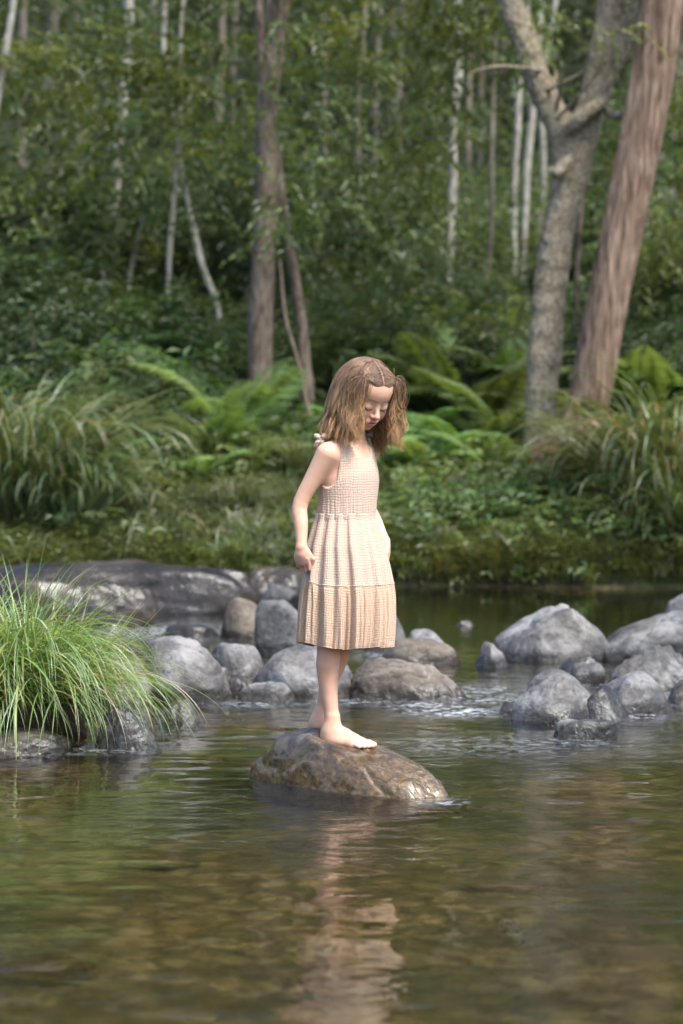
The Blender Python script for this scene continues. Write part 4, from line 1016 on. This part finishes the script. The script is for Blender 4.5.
def hand(P, w, dn, out, sd, s=1.0, curl=1.0):
    "w wrist, dn direction of the hand, out back-of-hand normal, sd towards the thumb"
    o = lambda a, b, c: w + (dn * a + sd * b + out * c) * s
    d = ell(P, o(.034, 0, .0), arr(.031, .026, .0125) * s, np.stack([dn, sd, out], 1))
    d = smin(d, cone(P, w, o(.02, 0, 0), .0165 * s, .015 * s), .02)
    F_ = []
    for i, (b, r, l1, l2, l3) in enumerate(((.0205, .0066, .028, .018, .013), (.0070, .0068, .031, .020, .014), (-.0070, .0065, .029, .018, .013), (-.0200, .0058, .023, .014, .011))):
        a = o(.056 - .004 * abs(i - 1), b, .003); c1 = .55 * curl + .05 * i; v1 = dn * math.cos(c1) - out * math.sin(c1); p1 = a + v1 * l1 * s
        c2 = c1 + 1.25 * curl; v2 = dn * math.cos(c2) - out * math.sin(c2); p2 = p1 + v2 * l2 * s
        c3 = c2 + .7 * curl; v3 = dn * math.cos(c3) - out * math.sin(c3); p3 = p2 + v3 * l3 * s
        t = smin(smin(cone(P, a - dn * .012, p1, r * 1.05 * s, r * s), cone(P, p1, p2, r * s, r * .92 * s), .002), cone(P, p2, p3, r * .92 * s, r * .8 * s), .002)
        F_.append(t)
    f = F_[0]
    for t in F_[1:]: f = np.minimum(f, t)
    d = smin(d, f, .004)
    t0, t1, t2 = o(.016, .019, -.004), o(.042, .034, -.014), o(.064, .031, -.020)
    d = smin(d, smin(cone(P, t0, t1, .0095 * s, .0078 * s), cone(P, t1, t2, .0078 * s, .0065 * s), .003), .008)
    return d
def torso_sdf(P):
    d = ell(P, Pp(349, 480), arr(.098, .068, .105), BM)
    d = smin(d, ell(P, Pp(346, 522), arr(.090, .068, .095), BM), .05)
    d = smin(d, ell(P, Pp(345, 566), arr(.108, .082, .085), BM), .05)
    a, b = shR * .8 + shL * .2, shL * .8 + shR * .2
    d = smin(d, cone(P, a + UP * .004, b + UP * .004, .034, .034), .04)
    return d
def body_sdf(P):
    Q = (P - HO) @ HR / HS
    far = np.linalg.norm(P - HO, axis=1)
    dh = np.where(far < .2, 0, far - .125); m = far < .2
    if m.any(): dh[m] = head_sdf(Q[m]) * HS
    d = torso_sdf(P)
    d = smin(d, cone(P, nk0 - UP * .01, nk1, .036, .033), .035)
    d = smin(dh, d, .012)
    def limb(pts, rads):
        n_ = 14; L_ = spline(np.array(pts), n_); r_ = np.interp(np.linspace(0, 1, n_), np.linspace(0, 1, len(rads)), rads); x = np.full(len(P), 9.0)
        m_ = (P[:, 2] < L_[:, 2].max() + .12) & (P[:, 2] > L_[:, 2].min() - .12); Pm = P[m_]; y_ = np.full(len(Pm), 9.0)
        for i_ in range(n_ - 1): y_ = np.minimum(y_, cone(Pm, L_[i_], L_[i_ + 1], r_[i_], r_[i_ + 1]))
        x[m_] = y_; return x
    arm = lambda s, e, w_: limb([s, s * .5 + e * .5 - FW * .003, e, e * .5 + w_ * .5 + FW * .001, w_], [.0325, .0280, .0252, .0232, .0222, .0225, .0205, .0172, .0152])
    d = smin(d, arm(shR, elR, wrR), .028); d = smin(d, arm(shL, elL, wrL), .028)
    leg = lambda h, k, a: limb([h, h * .5 + k * .5, k, k * .62 + a * .38 - FW * .008, a], [.058, .05, .042, .0350, .0335, .0340, .0295, .0225, .0195])
    lg = np.minimum(leg(hipR, knR, anR), leg(hipL, knL, anL)); d = smin(d, lg, .014)
    ft = P[:, 2] < .30
    if ft.any():
        d[ft] = smin(d[ft], np.minimum(foot(P[ft], anR, FT, FTl, .15, SOLE), foot(P[ft], anL, FT, -FTl, .15, SOLE + .016)), .008)
    for w_, dn, out, sd_, cu in ((wrR, nrm(arr(.03, .10, -1)), nrm(arr(-.35, -.93, -.1)), nrm(arr(.93, -.35, 0)), 1.0), (wrL, nrm(arr(.0, -.05, -1)), nrm(arr(.85, .5, 0)), nrm(arr(.5, -.85, 0)), .55)):
        sd_ = nrm(sd_ - dn * (sd_ @ dn)); out = np.cross(sd_, dn) * np.sign(np.cross(sd_, dn) @ out)
        m = np.linalg.norm(P - w_ - dn * .05, axis=1) < .14
        if m.any(): d[m] = smin(d[m], hand(P[m], w_, dn, out, sd_, .86, cu), .006)
    return d
lo = Pp(286, 756, 0); hi = Pp(412, 354, 0)
V, F = nets(body_sdf, (lo[0], GY - .26, SOLE - .01), (hi[0], GY + .24, hi[2]), .0024)
Q = (V - HO) @ HR / HS; SX = np.abs(Q[:, 0])
skin = np.tile(arr(.66, .42, .30), (len(V), 1))
def paint(m, c, a=1.0):
    global skin; m = np.clip(m, 0, 1)[:, None] * a; skin = skin * (1 - m) + arr(*c) * m
gau = lambda *p: np.exp(-sum(((Q[:, k] if k else SX) - c) ** 2 / s ** 2 for k, c, s in p))
inh = np.linalg.norm(Q, axis=1) < .14
scalp = np.clip(((Q[:, 2] - .060) + np.maximum(0, Q[:, 1] + .03) * 1.3) / .008, 0, 1) * inh * ((Q[:, 1] > -.02) | (Q[:, 2] > .055))
paint(1.0 * scalp * (1 - np.exp(-(SX / .0014) ** 2) * .7), (.15, .09, .058))
paint(inh * gau((0, .034, .016), (1, -.066, .02), (2, -.036, .016)), (.74, .34, .27), .35)
paint(inh * gau((2, -.032, .006), (0, 0, .012), (1, -.092, .01)), (.74, .36, .29), .3)
lipm = inh * (Q[:, 1] < -.072) * np.clip(1.25 - (SX / .0165) ** 2 - ((Q[:, 2] + .0595) / .0095) ** 2, 0, 1) * 2.5
paint(lipm, (.58, .21, .18), .85)
paint(inh * (Q[:, 1] < -.065) * np.exp(-((SX - 0) / .0105) ** 2 - ((Q[:, 2] + .0592) / .0018) ** 2), (.10, .03, .03), .9)
kz = V[:, 2]
paint((kz < SOLE + .02) * .5, (.72, .40, .31), .5)
for e in (elR, elL, knR, knL): paint(np.exp(-(np.linalg.norm(V - e, axis=1) / .03) ** 2), (.66, .36, .28), .35)
paint(np.exp(-(np.linalg.norm(V - (wrR + arr(0, 0, -.06)), axis=1) / .03) ** 2), (.68, .38, .30), .4)
groot = arr((anR[0] + anL[0]) / 2, GY, SOLE)
girl = tag(mk('person', V, F, M['skin'], col=skin, loc=groot), 'barefoot girl with long wavy light brown hair looking down in a sleeveless peach dress', 'person')
# lids, brows, eyes
def arc_mesh(pts, rad, mat, name):
    V, F = tube(hw(spline(np.array(pts, float), 14)), rad, 6); return mk(name, V, F, mat, girl)
def surf(x, z, off=.0006, y0=-.13):
    "march on to the face from the front"
    p = np.array([[x, y0, z]]); 
    for _ in range(40): p[0, 1] += head_sdf(p)[0] * .8
    p[0, 1] -= off; return p[0]
for s in (-1, 1):
    xs = np.linspace(.0145, .0405, 6)
    arc_mesh([surf(s * x, -.0125 - .0030 * math.sin(math.pi * (x - .0145) / .026) + .002 * (x > .036), .0004) for x in xs], np.array([.0007] + [.0019] * 12 + [.0009]), M['lash'], 'eyelashes')
    arc_mesh([surf(s * x, -.0015 + .0025 * math.sin(math.pi * (x - .0145) / .026), .0) for x in xs], np.full(14, .00045), M['brow'], 'eyelid_crease')
    arc_mesh([surf(s * x, .0135 + .0045 * math.sin(math.pi * (x - .012) / .036), -.0002) for x in np.linspace(.012, .044, 6)], np.interp(np.linspace(0, 1, 14), [0, .4, 1], [.0010, .0013, .0004]), M['brow'], 'eyebrow')

# ---- dress: bodice follows the torso, skirt in two gathered tiers
dress = bpy.data.objects.new('dress', None); COL.objects.link(dress); dress.parent = girl; dress['_org'] = [float(v) for v in groot]
def bodice_sdf(P):
    d = torso_sdf(P) - .0065
    q = (P - Pp(349, 480)) @ BM
    d = smax(d, P[:, 2] - Pp(349, 444)[2], .006)
    d = smax(d, Pp(345, 519)[2] - P[:, 2], .003)
    for s_, sg in ((shR, 1), (shL, -1)):
        d = smax(d, -cone(P, s_ - RT * sg * -.004 + UP * .03, s_ + RT * sg * .02 - UP * .058, .043, .046), .006)
    nf = nk0 + FW * .045
    d = smax(d, -cone(P, nf + UP * .05, nf + UP * .014, .05, .044), .006)
    d = smax(d, -cone(P, nk0 - FW * .045 + UP * .05, nk0 - FW * .05 - UP * .0, .05, .044), .006)
    return d
V, F = nets(bodice_sdf, Pp(300, 524) - arr(0, .17, 0), Pp(396, 436) + arr(0, .17, 0), .0024)
q = (V - Pp(347, 500)) @ BM; an = np.arctan2(q[:, 0], -q[:, 1] * -1)
Nn = vnormals(V, F); cd = 9.0
for s_, sg in ((shR, 1), (shL, -1)): cd = np.minimum(cd, cone(V, s_ - RT * sg * -.004 + UP * .03, s_ + RT * sg * .02 - UP * .058, .043, .046))
nf = nk0 + FW * .045; cd = np.minimum(cd, cone(V, nf + UP * .05, nf + UP * .014, .05, .044))
V = V + Nn * (np.clip(1.6 - cd / .003, 0, 1) * (cd > .0005) * .0016)[:, None]
V = V + Nn * (.0010 * np.sin(an * 34 + np.sin(an * 9) * 2) * np.clip(((Pp(349, 500)[2]) - V[:, 2]) / .03 + .5, .25, 1))[:, None]
mk('bodice', V, F, M['cloth'], dress, uv=np.stack([an * .088, V[:, 2]], 1))
def trim(name, pts, r, closed=False):
    V, F = tube(spline(np.array(pts), 40), np.full(40, r), 8); mk(name, V, F, M['cloth'], dress, uv=V[:, [0, 2]])
def on_bodice(u, z, off=.001):
    "point on the torso seen from direction u at height z"
    u = nrm(u); c = Pp(349, 480); c = arr(c[0], c[1], z); p = c + u * .22
    for _ in range(50): p = p - u * (torso_sdf(p[None])[0] - .0065 - off) * .7
    return p
def skirt():
    n, m = 900, 110; th = np.linspace(0, 2 * np.pi, n, endpoint=False)
    yy = [513, 519, 530, 545, 565, 581, 583, 588, 600, 620, 636, 646]; cx = [345, 345, 345, 345, 346.5, 347.5, 347.5, 347.5, 347.5, 347, 346.3, 345.5]; hwd = [29.6, 30.2, 33.5, 37.5, 41, 43, 43.5, 44, 44.5, 44.5, 43.7, 43]
    asp = [.86, .86, .86, .87, .88, .88, .88, .88, .9, .92, .94, .95]
    out = []
    for name, ya, yb, mm in (('skirt_upper_tier', 513, 583.5, 60), ('skirt_lower_tier', 583.5, 646, 60)):
        y = np.linspace(ya, yb, mm); s = (y - ya) / (yb - ya); C = np.array([Pp(np.interp(v, yy, cx), v) for v in y]); H = np.interp(y, yy, hwd) / FPX * GY; A = np.interp(y, yy, asp)
        a = H / np.sqrt(.64 ** 2 + (.77 * A) ** 2)
        rg = np.random.default_rng(5); fold = 0; yg = ((y - 513) / 133)[:, None]
        for k in range(9):
            f = rg.integers(8, 21); ph = rg.uniform(0, 6.28); dr = rg.uniform(-1.2, 1.2)
            fold = fold + np.sin(th[None] * f + ph + dr * yg) / 2.7
        gat = 0
        for k in range(6): gat = gat + np.sin(th[None] * rg.integers(45, 80) + rg.uniform(0, 6.28)) / 3
        rg = np.random.default_rng(6); gb = 0
        for k in range(6): gb = gb + np.sin(th[None] * rg.integers(24, 60) + rg.uniform(0, 6.28) + yg * rg.uniform(-2, 2)) / 3
        fold = np.tanh(fold * 1.1) + gb * np.clip((yg - .527) * 4, 0, .30)
        amp = (.0025 + .0145 * yg[:, 0] ** .75)
        rr = 1 + (fold * amp[:, None] + gat * (.0005 if ya < 550 else .0010) * (np.exp(-s * 5) * (1 if ya < 550 else np.clip(s * 12, 0, 1)))[:, None]) / a[:, None]
        X = C[:, None] + (a[:, None] * rr * np.sin(th)[None])[..., None] * RT + (a[:, None] * A[:, None] * rr * np.cos(th)[None])[..., None] * FW
        # cloth pulled up to the right hand, hem lifted there a little
        P = X.reshape(-1, 3); tgt = Pp(309, 578, -.11); dd = np.linalg.norm((P - tgt) * arr(1, .7, .8), axis=1); wgt = np.exp(-(dd / .035) ** 2) * .6
        P = P + (tgt - P) * wgt[:, None]
        dh = np.exp(-((np.linalg.norm((P - tgt)[:, :2], axis=1) / .09) ** 2)) * np.clip((tgt[2] - P[:, 2]) / .2, 0, 1)
        P[:, 2] += .018 * dh; P -= RT * (-.012 * dh)[:, None]
        P[:, 2] += (yg * fold * .003 + yg ** 3 * .005 * np.sin(th * 3 + 1)[None]).ravel()
        i = np.arange(mm - 1)[:, None] * n; j = np.arange(n)[None]; j2 = (j + 1) % n
        F = np.stack([i + j, i + j2, i + n + j2, i + n + j], -1).reshape(-1, 4)
        uv = np.stack([np.tile(np.abs(th - np.pi)[None], (mm, 1)).ravel() * .17, np.repeat(s * (yb - ya) / FPX * GY, n)], 1)
        o = mk(name, P, F, M['cloth'] if ya < 550 else M['cloth_hem_warmlit'], dress, uv=uv)
        sm = o.modifiers.new('thickness', 'SOLIDIFY'); sm.thickness = .0012; sm.offset = 0
        X = P.reshape(mm, n, 3)
        rows = [(0, .0022), (mm - 1, .0017), (mm - 4, .0012)] if ya > 550 else [(1, .0009)]
        for row, r in rows:
            pts = X[row]; pts = np.concatenate([pts, pts[:1]])[::2]
            V, F = tube(pts, np.full(len(pts), r), 6, cap=False); mk('seam' if row < 5 else 'hem', V, F, M['cloth'] if row < 5 else M['cloth_hem_warmlit'], dress, uv=V[:, [0, 2]])
skirt()
# shoulder strap bows
for sp, nm in ((Pp(321, 440, -.055), 'strap_bow'), (Pp(367, 438, .06), 'strap_bow')):
    a = Acc(); rg = np.random.default_rng(3)
    for dx, dz, ln in ((-1, .45, .022), (.9, .5, .020), (-.75, -.9, .026), (.35, -1, .024)):
        e = sp + (arr(.9, -.2, 0) * dx + UP * dz) * ln; P = spline(np.array([sp, sp * .5 + e * .5 + UP * .006 - arr(0, .006, 0), e]), 9)
        T = np.gradient(P, axis=0); sd_ = nrm(np.cross(T, arr(0, -1, .3))) * (np.array([.0015, .005, .0065, .007, .007, .007, .007, .007, .006])[:, None])
        V = np.concatenate([P - sd_, P + sd_]); k = np.arange(8); F = np.stack([k, k + 1, k + 10, k + 9], 1); a.add(V, F)
    V, F = tube(np.array([sp - UP * .004, sp, sp + UP * .004]), np.array([.004, .006, .004]), 8); a.add(V, F)
    V, F, c = a.get(); o = mk(nm, V, F, M['cloth'], dress, uv=V[:, [0, 2]]); mo = o.modifiers.new('thickness', 'SOLIDIFY'); mo.thickness = .0018

# ---- hair: strands grown over the skull, gathered at two ties, then hanging
def hair():
    rg = np.random.default_rng(12); cs = arr(0, .012, .030); rs = arr(.0695, .086, .074) + .0005
    n = 11000; d = nrm(rg.normal(0, 1, (n * 3, 3))); p = cs + d * rs
    ok = ((p[:, 2] + np.maximum(0, p[:, 1] + .03) * 1.3 > .0555 + .003 * rg.normal(0, 1, len(p))) & (d[:, 1] < 0) & (d[:, 2] > .35)) | ((d[:, 1] >= -.30) & (d[:, 2] > -.05 - .35 * np.clip(d[:, 1], 0, 1)) & (np.abs(d[:, 0]) > 0)) & ((d[:, 1] > .0) | (d[:, 2] > .32)) | ((d[:, 1] > .3) & (d[:, 2] > -.55))
    p, d = p[ok][:n], d[ok][:n]; n = len(p)
    for _ in range(3): p = p - d * (head_sdf(p) - .0004)[:, None]
    sg = np.where(p[:, 0] + .0005 * rg.normal(0, 1, n) > 0, 1., -1.)
    front = (d[:, 1] < -.05) & (d[:, 2] > .35)
    tie = np.stack([sg * .057, np.full(n, -.036), np.full(n, .072)], 1) + rg.normal(0, .0022, (n, 3))
    # in head space for the growth, gravity is turned into it
    gl = -UP @ HR
    seg = 30; Lh = rg.uniform(.165, .225, n) + .022 * _h((p[:, 0] * 120).astype(int), (p[:, 1] * 120).astype(int), (p[:, 2] * 120).astype(int), 9); Lh[front] += .025; Lh += .018 * _h((np.arctan2(d[:, 0], d[:, 1]) * 5 + 40).astype(int), (d[:, 2] * 4 + 9).astype(int), np.zeros(n, int), 2); Lh += .018 * (p[:, 1] > .03)
    grp = np.floor((np.arctan2(d[:, 0], d[:, 1]) + 4) * 9) + 40 * np.floor(d[:, 2] * 5); pos = p.copy(); v = nrm(np.stack([sg * .9, .25 + 0 * sg, .1 + 0 * sg], 1)); out = [pos.copy()]
    near_t = front.copy(); arrived = ~front
    torsoC = (np.stack([shR, shL]) - HO) @ HR
    ds = Lh / seg
    clx = _h(grp.astype(int), np.ones(n, int), np.ones(n, int), 3); cly = _h(grp.astype(int), np.ones(n, int) * 2, np.ones(n, int), 4)
    for i in range(seg):
        rad = nrm((pos - cs) / rs ** 2)
        g = np.tile(gl, (n, 1)); out_dir = np.stack([sg, np.zeros(n), np.zeros(n)], 1)
        tgt = nrm(g + out_dir * .20 * np.exp(-i / 8) + arr(0, .35, 0) * np.exp(-i / 7) + front[:, None] * (out_dir * .08 + arr(0, .35, 0)) * (i < 12))
        to = tie - pos; dist = np.linalg.norm(to, axis=1); arrived |= dist < .008
        tgt = np.where((~arrived)[:, None], nrm(to), tgt)
        turn = np.where(arrived, .30, .85)[:, None]
        v = nrm(v * (1 - turn) + tgt * turn)
        k_ = np.sum(((pos + v * ds[:, None] - cs) / rs) ** 2, 1)
        st = np.where(~arrived, np.minimum(dist + .002, ds), ds)[:, None]
        pos = pos + v * st
        lay = .0012 + .0035 * (i > 3)
        for _ in range(2):
            hd_ = head_sdf(pos); ins = hd_ < lay; pos[ins] += nrm((pos[ins] - cs) / rs ** 2) * (lay - hd_[ins])[:, None]
        out.append(pos.copy())
    P = np.stack(out, 1)                                                  # n, seg+1, 3 in head space
    # waves, clumping towards the lower half
    t = np.linspace(0, 1, seg + 1)[None]; amp = (np.clip((t - .25) / .6, 0, 1) ** 1.1)
    ph = clx[:, None] * 9; fr = 15 + 4 * cly[:, None]
    side = nrm(np.cross(np.tile(gl, (n, 1)), arr(0.2, 1, 0)))[:, None]; fwd = nrm(np.cross(side, gl))
    P = P + side * (amp * .013 * np.sin(t * fr + ph))[..., None] + fwd * (amp * .009 * np.cos(t * fr * .9 + ph * 1.3))[..., None]
    P = P + (side * (amp * cly[:, None] * .013)[..., None]) + fwd * (amp * clx[:, None] * .012)[..., None]
    P = P + (rg.normal(0, .0022, (n, 1, 3)) * amp[..., None] * .9)
    gi = np.unique((grp * 2 + (sg > 0) + 4000 * front).astype(int), return_inverse=True)[1]; cnt = np.bincount(gi)[:, None, None]
    mean = np.stack([np.stack([np.bincount(gi, P[:, i, k]) for k in range(3)], -1) for i in range(seg + 1)], 1) / cnt
    P = P + (mean[gi] - P) * (amp * .55)[..., None]
    fly = rg.random(n) < .05; P[fly] += (rg.normal(0, .010, (fly.sum(), 1, 3)) * amp[..., None][..., 0][..., None])
    Wd = HO + HS * P @ HR.T
    # keep out of face, neck, chest and shoulders
    for _ in range(3):
        flat = Wd.reshape(-1, 3); dd = np.minimum(torso_sdf(flat) - .007, np.minimum(cone(flat, nk0, nk1, .036, .036), np.minimum(ell(flat, shR + UP * .002, (.035, .035, .036)), ell(flat, shL, (.035, .035, .036)))))
        qf = (flat - HO) @ HR / HS; dh = np.minimum(ell(qf, (0, -.022, -.025), (.058, .060, .074)), ell(qf, (0, -.095, -.03), (.046, .07, .10))); dd = np.minimum(dd, dh)
        m = dd < .003
        if not m.any(): break
        e = 1e-3; sub = flat[m]
        def fd(X):
            qx = (X - HO) @ HR / HS
            return np.minimum(np.minimum(torso_sdf(X) - .007, cone(X, nk0, nk1, .036, .036)), np.minimum(np.minimum(ell(X, shR + UP * .002, (.035, .035, .036)), ell(X, shL, (.035, .035, .036))), np.minimum(ell(qx, (0, -.022, -.025), (.058, .060, .074)), ell(qx, (0, -.095, -.03), (.046, .07, .10)))))
        G = nrm(np.stack([fd(sub + e * np.eye(3)[k]) - fd(sub - e * np.eye(3)[k]) for k in range(3)], 1))
        flat[m] = sub + G * (.003 - dd[m])[:, None] * 1.0; Wd = flat.reshape(Wd.shape)
    # smooth along the strand after the pushes
    for _ in range(2): Wd[:, 2:-1] = .25 * Wd[:, 1:-2] + .5 * Wd[:, 2:-1] + .25 * Wd[:, 3:]
    T = nrm(np.gradient(Wd, axis=1)); ref = nrm(rg.normal(0, 1, (n, 1, 3)) * .5 + arr(0, -1, .2)); A = nrm(np.cross(T, ref)); B = np.cross(T, A)
    r = (.00062 * rg.uniform(.7, 1.4, (n, 1)) * np.interp(t, [0, .1, .7, 1], [.8, 1, 1, .25]))[..., None]
    ring = [Wd + (A * math.cos(a) + B * math.sin(a)) * r for a in (0, 2.094, 4.189)]
    V = np.stack(ring, 2).reshape(-1, 3); k = 3 * (seg + 1)
    b = (np.arange(n) * k)[:, None, None] + (np.arange(seg) * 3)[None, :, None]; j = np.array([0, 1, 2])[None, None]; j2 = np.array([1, 2, 0])[None, None]
    F = np.stack([b + j, b + j2, b + 3 + j2, b + 3 + j], -1).reshape(-1, 4)
    tone = rg.uniform(.65, 1.35, (n, 1, 1)) * (1 + .22 * clx[:, None, None]); tc = t[..., None]
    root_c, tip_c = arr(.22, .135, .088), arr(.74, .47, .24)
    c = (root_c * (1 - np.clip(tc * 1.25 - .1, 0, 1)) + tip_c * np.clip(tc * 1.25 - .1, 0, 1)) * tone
    return V, F, np.repeat(c.reshape(-1, 3) * np.ones((1, 3)), 3, 0)
V, F, c = hair()
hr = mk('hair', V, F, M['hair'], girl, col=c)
for s in (-1, 1):
    p = arr(s * .058, -.037, .0735); th = np.linspace(0, 2 * np.pi, 17); rad_ = .0055
    V, F = tube(hw(np.stack([p[0] + rad_ * .6 * np.cos(th), p[1] + rad_ * np.sin(th), p[2] + rad_ * np.cos(th)], 1)), np.full(17, .0018), 6, cap=False)
    mk('hair_tie', V, F, M['tie'], hr)
